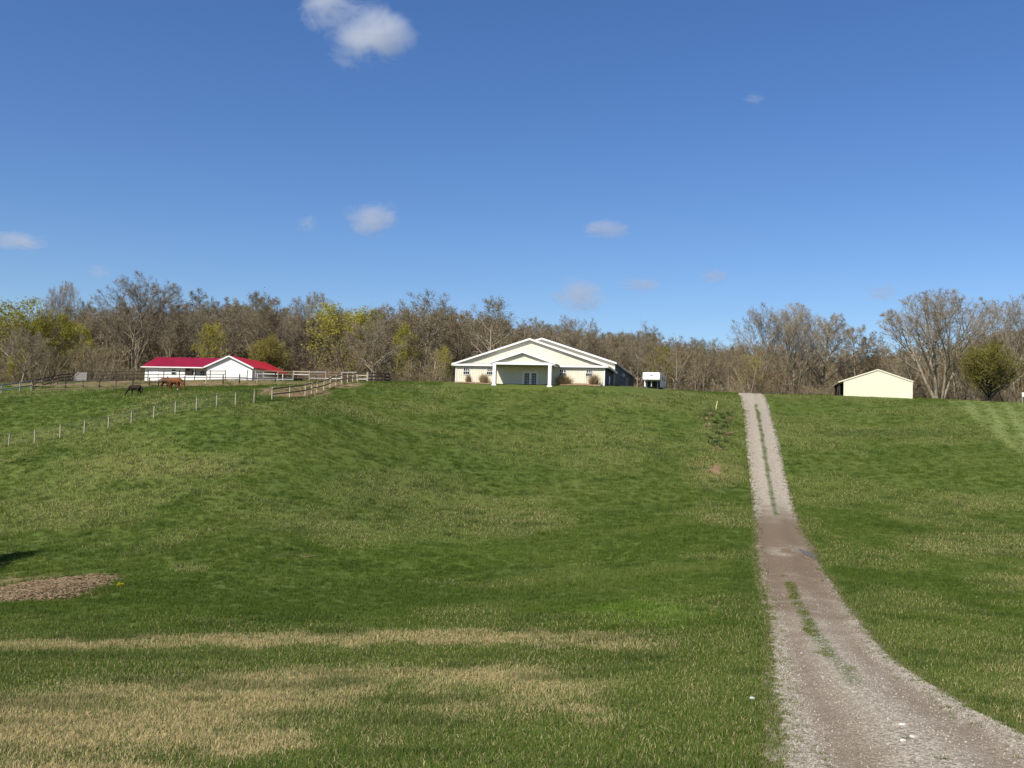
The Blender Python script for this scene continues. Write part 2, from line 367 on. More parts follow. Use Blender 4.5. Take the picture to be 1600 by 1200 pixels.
# ------------------------------------------------------------------ the ground
def ell(u, v, cu, cv, ru, rv, soft=.6):
    q = ((u - cu) / ru) ** 2 + ((v - cv) / rv) ** 2
    return 1 - sstep(1 - soft, 1 + soft, q)
def masks(x, y, z):
    u, v = pix(x, y, z)
    n1 = fbm(x, y, 3.0, 1); n2 = fbm(x, y, 1.0, 4); n3 = fbm(x, y, 9.0, 9)
    nn = (n1 - .5)
    dry = np.zeros_like(u); nb = fbm(x, y * .3, .8, 91); nw = fbm(x, y * .28, 2.6, 95)
    # first dry band along the far edge of the near bank
    c = np.interp(u, [0, 250, 500, 800, 1000, 1075], [1012, 1007, 1001, 999, 1008, 1016]); t = np.interp(u, [-100, 0, 400, 800, 1060, 1085], [6, 7, 9, 11, 12, 0.1])
    dry = np.maximum(dry, (1 - sstep(t * .7, t * 1.5, np.abs(v - c + (nb - .5) * 16))) * (1 - sstep(930, 1085, u + nn * 260)) * (.12 + .46 * n2 + .22 * n1))
    # second, broader mottled band
    top = np.interp(u, [-100, 0, 120, 300, 500, 800, 1060], [1085, 1075, 1056, 1044, 1038, 1030, 1036]) + (nb - .5) * 30
    bot = np.interp(u, [-100, 0, 300, 600, 700, 900, 1060, 1100], [1225, 1220, 1205, 1185, 1150, 1090, 1060, 1040]) + (nw - .5) * 90
    band = sstep(-6, 22, v - top) * sstep(-25, 45, bot - v) * (1 - sstep(880, 1085, u + nn * 300)) * (1 - .35 * sstep(1130, 1190, v)) * (.12 + .38 * sstep(.30, .68, .5 * nb + .5 * nw))
    dry = np.maximum(dry, np.clip(band, 0, .75))
    # scattered straw below
    dry = np.maximum(dry, sstep(.58, .75, n1) * sstep(1060, 1120, v) * np.where(u < 1190, .55, .15))
    for cu, cv, ru, rv, s in [(250, 727, 140, 20, .55), (110, 800, 110, 24, .35), (620, 765, 110, 30, .28), (300, 889, 28, 6, .5), (1530, 850, 110, 18, .42),
                              (1590, 1045, 60, 9, .6), (1595, 1082, 45, 20, .5), (1118, 735, 46, 28, .55), (1112, 690, 26, 40, .32), (1125, 668, 20, 14, .35), (180, 690, 90, 14, .2), (430, 640, 90, 12, .2),
                              (900, 700, 160, 30, .12), (700, 820, 140, 25, .14), (1300, 760, 60, 20, .15)]:
        dry = np.maximum(dry, ell(u, v, cu, cv, ru, rv, .9) * s * .5 * (.15 + .9 * n1 + .6 * (n2 - .3)))
    dry = np.maximum(dry, .11 * sstep(.50, .75, n3) * (.4 + 1.2 * n2) * np.where((v < 960), 1, .3))
    soil = np.maximum.reduce([ell(u, v, 1118, 733, 9, 8, .6), .75 * ell(u + nn * 40, v, 60, 921, 90, 22, .9),
                              ell(u + nn * 30, v, 460, 612, 62, 8.5, .5) * .95, ell(u, v, 330, 600.5, 90, 4.0, .6) * .8, ell(u, v, 520, 601, 50, 6, .6) * .9])
    soil = np.where((y > 128) & (y < 175) & (u < 535) & (v < 604) & (u > 20), np.maximum(soil, .55 + .5 * nn), soil)
    lush = np.maximum.reduce([ell(u + nn * 60, v + (n2 - .5) * 20, 1010, 957, 95, 20, .9) * .62, ell(u, v, 640, 860, 160, 40, .9) * .15])
    mown = sstep(-6, 6, u - (1486 + (v - 629) * 1.30)) * np.where(v < 760, 1, 0)
    stripe = .5 + .5 * np.sin((x * .93 - y * .36) * 2.6)
    mown = mown * (.4 + .6 * stripe)
    dark = sstep(.55, .72, fbm(x * .5, y, 1.15, 14)) * .9
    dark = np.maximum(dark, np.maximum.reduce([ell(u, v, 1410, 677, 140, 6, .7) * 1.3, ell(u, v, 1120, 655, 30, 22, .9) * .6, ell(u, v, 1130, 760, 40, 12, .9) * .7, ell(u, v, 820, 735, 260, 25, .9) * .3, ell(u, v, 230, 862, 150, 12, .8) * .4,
                                               ell(u, v, 560, 930, 400, 20, .9) * .35, ell(u, v, 1180, 900, 40, 60, .9) * .6, ell(u, v, 1330, 920, 60, 40, .9) * .5]))
    dry = dry * (1 - .8 * mown)
    return dict(dry=np.clip(dry, 0, 1), soil=np.clip(soil, 0, 1), lush=np.clip(lush, 0, 1), mown=mown, dark=np.clip(dark, 0, 1))
def relief(x, y):
    """small humps of the sward"""
    a = .10 * (fbm(x, y, 5.0, 21) - .5) + .06 * (fbm(x, y, 1.3, 25) - .5)
    return a * sstep(6, 25, y) * 2.0
def ground_z(x, y):
    z = H(x, y) + relief(x, y)
    o, w = road_off(x, y)
    inside = (1 - sstep(-.15, .35, np.abs(o) - w)) * np.where(y < 196, 1, 0)
    return z * (1 - inside) + (H(x, y) - .10) * inside
def make_ground():
    ys = [-29.0]
    while ys[-1] < 300: ys.append(ys[-1] + max(.16, min(.9, .008 * abs(ys[-1]) + .08)))
    y1 = np.concatenate([np.array(ys), np.geomspace(310, 4000, 14)])
    t = np.concatenate([-np.geomspace(6, .66, 14)[:-1], np.linspace(-.64, .64, 440), np.geomspace(.66, 6, 14)[1:]])
    Y, T = np.meshgrid(y1, t, indexing='ij'); X = T * (Y + 32)
    x = X.ravel(); y = Y.ravel(); z = ground_z(x, y)
    ny, nx = X.shape
    idx = np.arange(ny * nx).reshape(ny, nx)
    f = np.stack([idx[:-1, :-1], idx[:-1, 1:], idx[1:, 1:], idx[1:, :-1]], -1).reshape(-1, 4)
    me = bpy.data.meshes.new('pasture_ground')
    me.vertices.add(x.size); me.vertices.foreach_set('co', np.stack([x, y, z], -1).astype(np.float32).ravel())
    me.loops.add(f.size); me.loops.foreach_set('vertex_index', f.astype(np.int32).ravel())
    me.polygons.add(len(f)); me.polygons.foreach_set('loop_start', np.arange(0, f.size, 4, dtype=np.int32))
    me.polygons.foreach_set('use_smooth', np.ones(len(f), bool))
    me.update(); me.validate()
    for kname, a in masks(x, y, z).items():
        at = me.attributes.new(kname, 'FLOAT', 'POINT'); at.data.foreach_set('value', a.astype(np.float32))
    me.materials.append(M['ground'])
    o = link(bpy.data.objects.new('ground', me)); tag(o, kind='structure')
    return o
make_ground()

# ------------------------------------------------------------------ gravel driveway
PUD = P(1268, 862, 55.5)
def road_profile(s, w, y, x):
    """height of the gravel above the base surface across the road"""
    a = np.abs(s)
    hgt = .035 + .03 * np.exp(-(s / .35) ** 2) - .035 * np.exp(-((a - .85) / .35) ** 2)
    hgt = hgt + .025 * (fbm(x, y, .8, 31) - .5) - .16 * sstep(w - .30, w + .25, a)
    return hgt
def make_drive():
    seg = np.concatenate([np.arange(-12, 45, .12), np.arange(45, 192, .3)])
    lat = np.linspace(-1, 1, 41)
    sl_ = np.gradient(tx, ty)
    c = np.interp(seg, ty, tx); w = np.interp(seg, ty, tw); g = np.interp(seg, ty, sl_)
    nx_ = 1 / np.sqrt(1 + g * g); ny_ = -g * nx_
    ragl = (vn(seg, seg * 0, .5, 41) - .5) * .5 + (vn(seg, seg * 0, .17, 45) - .5) * .25; ragr = (vn(seg, seg * 0 + 9, .5, 42) - .5) * .5 + (vn(seg, seg * 0 + 5, .17, 46) - .5) * .25
    S = np.where(lat[None] < 0, lat[None] * (w + .28 + ragl)[:, None], lat[None] * (w + .28 + ragr)[:, None])
    X = c[:, None] + S * nx_[:, None]; Y = seg[:, None] + S * ny_[:, None]
    x = X.ravel(); y = Y.ravel(); s = S.ravel(); ww = np.repeat(w, len(lat))
    z = H(x, y) + road_profile(s, ww, y, x) + .012
    # pothole that holds the puddle
    pr = ((x - PUD[0]) / .55) ** 2 + ((y - PUD[1]) / 2.6) ** 2
    z -= .09 * (1 - sstep(.5, 1.6, pr))
    idx = np.arange(x.size).reshape(X.shape)
    f = np.stack([idx[:-1, :-1], idx[:-1, 1:], idx[1:, 1:], idx[1:, :-1]], -1).reshape(-1, 4)
    me = bpy.data.meshes.new('driveway'); me.from_pydata(np.stack([x, y, z], -1).tolist(), [], f.tolist())
    me.polygons.foreach_set('use_smooth', [True] * len(f))
    u, v = pix(x, y, z)
    n1 = fbm(x, y, 2.0, 51)
    n5 = fbm(x, y, .7, 57); mud = sstep(785, 822, v + (n1 - .5) * 30) * (1 - sstep(905, 1030, v + (n1 - .5) * 110 + (n5 - .5) * 60))
    mud = np.maximum(mud, .45 * np.exp(-((np.abs(s) - .85) / .30) ** 2) * sstep(960, 1010, v) * (.4 + n1))
    mud = mud * (1 - .55 * sstep(1.25, 1.6, np.abs(s)) * sstep(.35, .6, n1))
    mud = mud * (1 - .9 * ell(u, v, 1226, 860, 26, 8, .9) * sstep(.35, .6, n5))
    edge = sstep(.9, 1.55, np.abs(s)) * (1 - sstep(2.2, 2.6, np.abs(s)))
    edge = np.maximum(edge, .6 * np.exp(-(s / .28) ** 2)); edge = np.maximum(edge, .8 * (1 - sstep(770, 800, v)))
    so_ = np.interp(y, [24, 31, 39, 47, 78, 140], [0, -.15, -.37, -.4, 0, 0]); gr = np.exp(-((s - so_) / .20) ** 4) * (sstep(628, 645, v) * (1 - sstep(800, 812, v)) * .9 + sstep(905, 925, v) * (1 - sstep(1060, 1080, v)) * .8)
    for kn, a in (('mud', mud), ('edge', edge), ('grassy', gr)):
        at = me.attributes.new(kn, 'FLOAT', 'POINT'); at.data.foreach_set('value', a.astype(np.float32))
    me.materials.append(M['gravel'])
    o = link(bpy.data.objects.new('gravel_driveway', me)); tag(o, kind='structure')
make_drive()
# puddle
k = NT('puddle_water'); k.color((.10, .085, .07, 1)); k.b.inputs['Roughness'].default_value = .34; k.b.inputs['Specular IOR Level'].default_value = .3
mb = MB(); pts = []
for i in range(40):
    a = 2 * math.pi * i / 40; rr = 1 + .22 * math.sin(3 * a + 1) + .12 * math.sin(7 * a)
    pts.append((PUD[0] + .05 + .26 * rr * math.cos(a), PUD[1] + 1.9 * rr * math.sin(a)))
zp = h(PUD[0], PUD[1]) - .03
sl0 = (h(PUD[0], PUD[1] + 2) - h(PUD[0], PUD[1] - 2)) / 4
mb.add([(a, b, zp + (b - PUD[1]) * sl0) for a, b in pts] + [(PUD[0], PUD[1], zp)], [(i, (i + 1) % 40, 40) for i in range(40)])
tag(mb.build('puddle_water', k.m), kind='structure')

# ------------------------------------------------------------------ geometry-node scatter (only for uncountable stuff)
def scatter(name, pts, rot, scale, idx, attrs, protos, label=None, cat=None):
    me = bpy.data.meshes.new(name); n_ = len(pts)
    me.vertices.add(n_); me.vertices.foreach_set('co', np.asarray(pts, np.float32).ravel())
    def fa(nm, ty, key, arr):
        at = me.attributes.new(nm, ty, 'POINT'); at.data.foreach_set(key, np.ascontiguousarray(arr).ravel())
    fa('rot', 'FLOAT_VECTOR', 'vector', np.asarray(rot, np.float32)); fa('scl', 'FLOAT_VECTOR', 'vector', np.asarray(scale, np.float32)); fa('idx', 'INT', 'value', np.asarray(idx, np.int32))
    for kk, a in attrs.items(): fa(kk, 'FLOAT', 'value', np.asarray(a, np.float32))
    col = bpy.data.collections.new(name + '_kinds')
    for p_ in protos: col.objects.link(p_)
    g = bpy.data.node_groups.new(name, 'GeometryNodeTree')
    g.interface.new_socket('Geometry', in_out='INPUT', socket_type='NodeSocketGeometry'); g.interface.new_socket('Geometry', in_out='OUTPUT', socket_type='NodeSocketGeometry')
    gi = g.nodes.new('NodeGroupInput'); go = g.nodes.new('NodeGroupOutput'); ip = g.nodes.new('GeometryNodeInstanceOnPoints'); ci = g.nodes.new('GeometryNodeCollectionInfo')
    ci.inputs[0].default_value = col; ci.inputs['Separate Children'].default_value = True; ci.inputs['Reset Children'].default_value = True
    ip.inputs['Pick Instance'].default_value = True
    def na(nm, ty):
        x = g.nodes.new('GeometryNodeInputNamedAttribute'); x.data_type = ty; x.inputs[0].default_value = nm; return x.outputs[0]
    e2r = g.nodes.new('FunctionNodeEulerToRotation')
    L_ = g.links.new
    L_(gi.outputs[0], ip.inputs['Points']); L_(ci.outputs[0], ip.inputs['Instance']); L_(na('idx', 'INT'), ip.inputs['Instance Index'])
    L_(na('rot', 'FLOAT_VECTOR'), e2r.inputs[0]); L_(e2r.outputs[0], ip.inputs['Rotation']); L_(na('scl', 'FLOAT_VECTOR'), ip.inputs['Scale'])
    L_(ip.outputs[0], go.inputs[0])
    o = link(bpy.data.objects.new(name, me)); md = o.modifiers.new('scatter', 'NODES'); md.node_group = g
    tag(o, label, cat, kind='stuff')
    return o
def proto(name, V, Fc, mats, mi=None, smooth=False):
    me = bpy.data.meshes.new(name)
    V = np.asarray(V, np.float32); Fc = np.asarray(Fc, np.int32); kf = Fc.shape[1]
    me.vertices.add(len(V)); me.vertices.foreach_set('co', V.ravel()); me.loops.add(Fc.size); me.loops.foreach_set('vertex_index', Fc.ravel())
    me.polygons.add(len(Fc)); me.polygons.foreach_set('loop_start', np.arange(0, Fc.size, kf, dtype=np.int32))
    if mi is not None: me.polygons.foreach_set('material_index', np.asarray(mi, np.int32))
    if smooth: me.polygons.foreach_set('use_smooth', np.ones(len(Fc), bool))
    me.update()
    for m_ in mats: me.materials.append(m_)
    return me
def tuft(name, nb, rad, hmin, hmax, wid, lean, mat, seed):
    """grass tuft: curved blades of two quads and a tip"""
    r = np.random.default_rng(seed); V = []; Fq = []
    for i in range(nb):
        a = r.uniform(0, 2 * math.pi); q = rad * math.sqrt(r.uniform()); bx, by = q * math.cos(a), q * math.sin(a)
        hh = r.uniform(hmin, hmax); la = r.uniform(0, 2 * math.pi); ln = r.uniform(.15, 1) * lean * hh; dx, dy = ln * math.cos(la), ln * math.sin(la)
        ta = r.uniform(0, math.pi); wx, wy = wid * math.cos(ta) / 2, wid * math.sin(ta) / 2
        b = len(V)
        V += [(bx - wx, by - wy, -.03), (bx + wx, by + wy, -.03), (bx + dx * .3 - wx * .8, by + dy * .3 - wy * .8, hh * .55), (bx + dx * .3 + wx * .8, by + dy * .3 + wy * .8, hh * .55), (bx + dx, by + dy, hh * (1 - .25 * lean))]
        Fq += [(b, b + 1, b + 3), (b, b + 3, b + 2), (b + 2, b + 3, b + 4)]
    return bpy.data.objects.new(name, proto(name, V, Fq, [mat]))
def sample_view(n_, d0, d1, umin=-150, umax=1750, power=2.0):
    """random ground positions inside the widened view between two depths; density falls off as depth**-power per area"""
    e = 2 - power
    q = rng.random(n_)
    d = d0 * (d1 / d0) ** q if abs(e) < 1e-6 else (d0 ** e + q * (d1 ** e - d0 ** e)) ** (1 / e)
    x = (rng.uniform(umin, umax, n_) - 800) / F * d
    return x, d
def make_grass():
    tfs = [tuft('grass_tuft', 34, .13, .05, .12, .007, .7, M['blade'], 1), tuft('grass_tuft', 34, .15, .06, .15, .007, .9, M['blade'], 2), tuft('grass_tuft', 26, .12, .08, .19, .006, .6, M['blade'], 3), tuft('grass_tuft', 36, .16, .04, .10, .008, 1.0, M['blade'], 4)]
    xs, ys, sc = [], [], []
    for n_, d0, d1, pw, ul, ur in ((80000, 8.0, 36, 1.75, -430, 2130), (96000, 36, 155, 1.6, -200, 1830)):
        x, y = sample_view(n_, d0, d1, ul, ur, power=pw); xs.append(x); ys.append(y)
    mc = on_ground(62, 47.2); aa = rng.uniform(0, 6.28, 900); qq = 1 + rng.normal(0, .16, 900) + .16 * np.sin(3 * aa + .5) + .10 * np.sin(5 * aa + 1); xs.append(mc[0] + 2.9 * qq * np.cos(aa)); ys.append(mc[1] + 3.9 * qq * np.sin(aa))
    x = np.concatenate(xs); y = np.concatenate(ys)
    o, w = road_off(x, y)
    n1 = vn(x, y, .5, 61)
    keep = np.abs(o) > w + .02 + .35 * n1
    # strip of grass down the middle of the drive
    z = ground_z(x, y); u, v = pix(x, y, z); m = masks(x, y, z)
    rim = np.zeros(x.size, bool); rim[-900:] = True
    keep &= ~((m['soil'] > .45) & (rng.random(x.size) < .80) & ~rim); keep &= ~((y > 128) & (u > 690) & (u < 1040))
    keep &= ~((y > 143) & (u > 1300) & (u < 1430))
    keep &= ~((y > 126) & (u < 440) & (rng.random(x.size) < .6))
    x, y, z, u, v = x[keep], y[keep], z[keep], u[keep], v[keep]; m = {a: b[keep] for a, b in m.items()}
    s = np.clip((y / 26) ** .62, .75, 2.4) * rng.uniform(.75, 1.3, x.size)
    s *= 1 - .45 * m['mown']
    hz = s * rng.uniform(.8, 1.25, x.size) * (1 + .25 * m['dark']) * np.interp(y, [10, 20, 60, 130], [1.0, 1.0, .75, .55])
    tint = np.clip(.5 + (fbm(x, y, 6, 71) - .5) * 1.2 + rng.normal(0, .12, x.size) + .45 * m['mown'], 0, 1)
    scatter('pasture_grass', np.stack([x, y, z], -1), np.stack([rng.normal(0, .12, x.size), rng.normal(0, .12, x.size), rng.uniform(0, 6.28, x.size)], -1),
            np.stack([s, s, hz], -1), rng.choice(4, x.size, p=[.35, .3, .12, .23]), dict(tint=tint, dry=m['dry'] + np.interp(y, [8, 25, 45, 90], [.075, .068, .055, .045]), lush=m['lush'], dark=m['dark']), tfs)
    # middle strip of the driveway
    yy = np.concatenate([rng.uniform(78, 134, 1500), rng.uniform(22, 47, 2600), rng.uniform(13, 24, 260)]); oo = rng.normal(0, .11, yy.size) + np.interp(yy, [24, 31, 39, 47, 78, 140], [0, -.15, -.37, -.4, 0, 0]) + .08 * np.sin(yy * .9)
    kk = (vn(yy, yy * 0, 1.1, 88) > .33) & ((yy < 22) | (yy > 78) | (rng.random(yy.size) < np.interp(yy, [22, 25, 40, 47], [.3, 1, .8, .5]))); yy, oo = yy[kk], oo[kk]
    c = np.interp(yy, ty, tx); xx = c + oo
    yy = np.concatenate([yy, 9 * (140 / 9) ** rng.random(5200)]); k0 = len(xx)
    sd = np.sign(rng.uniform(-1, 1, 5200)); xx = np.concatenate([xx, np.interp(yy[k0:], ty, tx) + sd * (np.interp(yy[k0:], ty, tw) * 1.0 - np.abs(rng.normal(0, .26, 5200)) + .12)])
    zz = H(xx, yy) + .03
    s = np.clip((yy / 26) ** .5, .6, 1.7) * rng.uniform(.5, .9, xx.size)
    scatter('driveway_grass', np.stack([xx, yy, zz], -1), np.stack([rng.normal(0, .2, xx.size), rng.normal(0, .2, xx.size), rng.uniform(0, 6.28, xx.size)], -1), np.stack([s * .8, s * .8, s * .7], -1),
            rng.choice(4, xx.size), dict(tint=rng.uniform(.1, .6, xx.size), dry=rng.uniform(0, .35, xx.size), lush=xx * 0, dark=rng.uniform(.2, .8, xx.size)), [t.copy() for t in tfs])
make_grass()
def make_pebbles():
    st = []
    cm = [simple('pale_limestone', (.37, .335, .275, 1), .9, .25, 20), simple('grey_stone', (.28, .245, .20, 1), .9, .3, 20), simple('brown_stone', (.20, .155, .115, 1), .9, .3, 20)]
    for q in range(6):
        bm = bmesh.new(); bmesh.ops.create_icosphere(bm, subdivisions=1, radius=1)
        r = random.Random(q)
        for v_ in bm.verts: v_.co *= r.uniform(.65, 1.15)
        me = bpy.data.meshes.new('pebble'); bm.to_mesh(me); bm.free(); me.materials.append(cm[q % 3]); st.append(bpy.data.objects.new('pebble', me))
    n_ = 46000
    e = rng.random(n_); y = 8 * (60 / 8) ** e
    c = np.interp(y, ty, tx); w = np.interp(y, ty, tw)
    o = np.where(rng.random(n_) < .55, rng.uniform(-1, 1, n_) * (w + .15), np.sign(rng.uniform(-1, 1, n_)) * (w + .05 - np.abs(rng.normal(0, .45, n_))))
    x = c + o; u, v = pix(x, y, H(x, y))
    keep = (rng.random(n_) < np.interp(v, [890, 1020], [.12, 1])) & (rng.random(n_) < .35 + .65 * np.clip(1 - np.exp(-((np.abs(o) - .85) / .3) ** 2), 0, 1))
    x, y, o, w = x[keep], y[keep], o[keep], w[keep]
    z = H(x, y) + road_profile(o, w, y, x) + .014
    s = rng.lognormal(math.log(.0072), .42, x.size) * np.clip((y / 13) ** .45, .8, 1.9); s = np.clip(s, .004, .05)
    scatter('loose_gravel', np.stack([x, y, z], -1), rng.uniform(0, 6.28, (x.size, 3)), np.stack([s * rng.uniform(.8, 1.5, x.size), s, s * .7], -1), rng.choice(6, x.size, p=[.26, .2, .1, .24, .12, .08]), {}, st)
make_pebbles()

# ------------------------------------------------------------------ trees
def norm(a): return a / (np.linalg.norm(a) + 1e-9)
class Tree:
    def __init__(self, seed, env=None): self.r = np.random.default_rng(seed); self.wood = MB(); self.tw = []; self.ends = []; self.term = []; self.env = env
    def reach(self, b, d):
        """distance from b along d to the crown envelope (an ellipsoid)"""
        zc, rx_, rz_ = self.env; s = np.array([1 / rx_, 1 / rx_, 1 / rz_]); p = (b - (0, 0, zc)) * s; q = d * s
        A = q @ q; B = p @ q; C = p @ p - 1; D = B * B - A * C
        return max(0.0, (-B + math.sqrt(D)) / A) if D > 0 else 0.0
    def branch(self, p, d, L, rad, lv, cfg):
        r = self.r; c = cfg[lv]; ns = c['seg']; pts = [p]; dirs = [d]; rr = [rad]
        for i in range(ns):
            d = norm(d + r.normal(0, c['wob'], 3) + np.array([0, 0, c['up']])); p = p + d * L / ns
            pts.append(p); dirs.append(d); rr.append(rad * (1 - (1 - c['tip']) * (i + 1) / ns))
        if lv < c.get('max', 9) and rad > .028:
            self.wood.tube(pts, rr, c['n'], cap=False)
        else:
            self.tw.append((pts, rr))
        if lv + 2 == len(cfg):
            c2 = cfg[lv + 1]; nc = c['kids'] + int(r.integers(-1, 2)); t = np.minimum(c['from'] + (1 - c['from']) * (np.arange(nc) + r.random(nc)) / nc, .99)
            PT = np.array(pts); DR = np.array(dirs); i = np.minimum((t * ns).astype(int), ns - 1); fr = (t * ns - i)[:, None]
            b = PT[i] * (1 - fr) + PT[i + 1] * fr; dd = DR[i + 1]; q = r.normal(0, 1, (nc, 3)); q -= dd * (q * dd).sum(1, keepdims=True); q /= np.linalg.norm(q, axis=1, keepdims=True) + 1e-9
            an = (c2['ang'] * r.uniform(.7, 1.25, nc))[:, None]; d1 = dd * np.cos(an) + q * np.sin(an); ll = np.maximum(L * c2['len'] * r.uniform(.7, 1.2, nc) * (1 - c.get('fall', .5) * t), .38)[:, None]
            d2 = d1 + r.normal(0, c2['wob'] * 1.4, (nc, 3)) + (0, 0, c2['up']); m1 = b + d1 * ll / 2; self.term.append(np.stack([b, m1, m1 + d2 * ll / 2], 1))
        elif lv + 1 < len(cfg):
            c2 = cfg[lv + 1]; nc = c['kids'] + int(r.integers(-1, 2))
            for q in range(nc):
                t = c['from'] + (1 - c['from']) * ((q + r.uniform(0, 1)) / nc) ** c.get('pow', 1); t = min(t, .99); i = min(int(t * ns), ns - 1); fr = t * ns - i
                b = pts[i] * (1 - fr) + pts[i + 1] * fr; dd = dirs[i + 1]
                az = q * 2.4 + r.uniform(-.6, .6); a = norm(np.cross(dd, (0, 0, 1) if abs(dd[2]) < .95 else (1, 0, 0))); e = np.cross(dd, a)
                side = a * math.cos(az) + e * math.sin(az); an = c2['ang'] * r.uniform(.7, 1.25)
                nd = norm(dd * math.cos(an) + side * math.sin(an))
                ll = L * c2['len'] * r.uniform(.7, 1.2) * (1 - c.get('fall', .5) * max(0, (t - c['from']) / (1 - c['from'] + 1e-6)))
                if self.env:
                    e_ = self.reach(b, norm(nd + (0, 0, .25 if lv == 0 else .1)))
                    ll = max(e_ * r.uniform(.72, 1.04), .5) if lv == 0 else max(min(ll, e_ * r.uniform(.85, 1.1)), .28)
                cr = rad * (1 - (1 - c['tip']) * t)
                self.branch(b, nd, ll, min(cr * .75, ll * c2.get('thick', .022) + .008), lv + 1, cfg)
        else:
            self.ends.append((pts, L))
    def meshes(self, name, mats_tr, mats_cr, wtw=.024, leaf=None):
        me = proto(name + '_trunk', self.wood.v, [f for f in self.wood.f], mats_tr, smooth=True)
        r = self.r; V = []; Fc = []; mi = []
        for pts, rr in self.tw:
            w = max(wtw, rr[0] * 1.6); sd = norm(r.normal(0, 1, 3)); b = len(V); n_ = len(pts)
            d = norm(pts[-1] - pts[0]); sd = norm(np.cross(d, sd))
            for i, q in enumerate(pts):
                ww = w * (1 - .65 * i / (n_ - 1)) / 2; V += [q - sd * ww, q + sd * ww]
            for i in range(n_ - 1): Fc.append((b + 2 * i, b + 2 * i + 1, b + 2 * i + 3, b + 2 * i + 2)); mi.append(0)
        TM = np.concatenate(self.term) if self.term else np.zeros((0, 3, 3)); nt_ = len(TM)
        sd = np.cross(TM[:, 2] - TM[:, 0], r.normal(0, 1, (nt_, 3))); sd /= np.linalg.norm(sd, axis=1, keepdims=True) + 1e-9; sd *= wtw / 2
        TV = np.stack([TM[:, 0] - sd, TM[:, 0] + sd, TM[:, 1] - sd * .75, TM[:, 1] + sd * .75, TM[:, 2] - sd * .3, TM[:, 2] + sd * .3], 1).reshape(-1, 3)
        b0 = len(V); q6 = np.arange(nt_)[:, None] * 6 + b0
        TF = np.concatenate([q6 + np.array([0, 1, 3, 2]), q6 + np.array([2, 3, 5, 4])])
        V = np.concatenate([np.array(V).reshape(-1, 3), TV]); Fc = np.concatenate([np.array(Fc, int).reshape(-1, 4), TF]); mi = np.zeros(len(Fc), int)
        if leaf:
            per, size, spread_ = leaf
            nl = int(per * nt_); w_ = r.integers(0, nt_, nl); t = r.random(nl)[:, None]; Q = np.where(t < .5, TM[w_, 0] + (TM[w_, 1] - TM[w_, 0]) * t * 2, TM[w_, 1] + (TM[w_, 2] - TM[w_, 1]) * (t * 2 - 1)) + r.normal(0, spread_, (nl, 3))
            a = r.normal(0, 1, (nl, 3)); a /= np.linalg.norm(a, axis=1, keepdims=True); c_ = np.cross(a, r.normal(0, 1, (nl, 3))); c_ /= np.linalg.norm(c_, axis=1, keepdims=True) + 1e-9; sz = (size * r.uniform(.6, 1.35, nl))[:, None]
            LV = np.stack([Q - a * sz, Q + c_ * sz * .55, Q + a * sz, Q - c_ * sz * .55], 1).reshape(-1, 3); b0 = len(V)
            V = np.concatenate([V, LV]); Fc = np.concatenate([Fc, np.arange(nl)[:, None] * 4 + b0 + np.arange(4)]); mi = np.concatenate([mi, np.ones(nl, int)])
        mc = proto(name + '_crown', V, Fc, mats_cr, mi)
        return me, mc
def lv(kids, frm, seg, wob, upw, tip, n_, ln=.5, ang=.8, fall=.5, pw=1.0, thick=.022):
    return dict(kids=kids, seg=seg, wob=wob, up=upw, tip=tip, n=n_, len=ln, ang=ang, fall=fall, thick=thick, **{'from': frm, 'pow': pw})
PROTO = {}
def add_proto(kind, seed, Ht, cfg, tr='bark', cr=('twig',), leaf=None, stems=1, splay=0, rad=.24, wtw=.024, env=None):
    t = Tree(seed, env); r = t.r
    for s in range(stems):
        a = 2 * math.pi * s / stems + r.uniform(-.4, .4); sp = splay * r.uniform(.6, 1.2)
        d = norm(np.array([math.cos(a) * sp, math.sin(a) * sp, 1]))
        t.branch(np.array([math.cos(a) * .25 * (stems > 1), math.sin(a) * .25 * (stems > 1), -.3]), d, Ht * r.uniform(.85, 1), rad * (1 if stems == 1 else r.uniform(.6, .85)), 0, cfg)
    tr_, cr_ = t.meshes(kind, [M[tr]], [M[c] for c in cr], wtw, leaf)
    co = np.empty(len(cr_.vertices) * 3, np.float32); cr_.vertices.foreach_get('co', co); co = co.reshape(-1, 3); top = max(float(np.percentile(co[:, 2], 99.8)), 1); wd = np.percentile(np.abs(co[:, 0]), 97)
    PROTO.setdefault(kind, []).append((tr_, cr_, top, float(wd)))
TW = lambda: lv(0, .1, 2, .16, .03, .3, 3, .85, .75)
for s in range(5):     # tall forest tree, bare
    add_proto('tall', 10 + s, 16, [lv(17, .36, 7, .05, .03, .12, 6, fall=.5), lv(8, .2, 4, .12, .06, .2, 4, .36, .80, .4), lv(7, .12, 3, .16, .06, .25, 3, .40, .7), lv(8, .1, 2, .18, .04, .3, 3, .5, .7), TW()],
              cr=('twig', 'leaf_redbud') if s % 2 else ('twig_grey', 'leaf_bud'), leaf=(.12, .10, .15), rad=.21, wtw=.023, env=(11.2, 3.4 + .35 * s, 6.2))
for s in range(4):     # broad bare tree
    add_proto('broad', 30 + s, 13.0, [lv(20, .26, 7, .05, .02, .12, 6, fall=.35), lv(9, .22, 5, .10, .05, .2, 4, .55, .85, .4), lv(8, .15, 3, .17, .04, .25, 3, .40, .7), lv(9, .1, 2, .18, .04, .3, 3, .45, .7), TW()],
              cr=('twig_grey',), rad=.30, wtw=.023, env=(9.4, 6.6, 6.0))
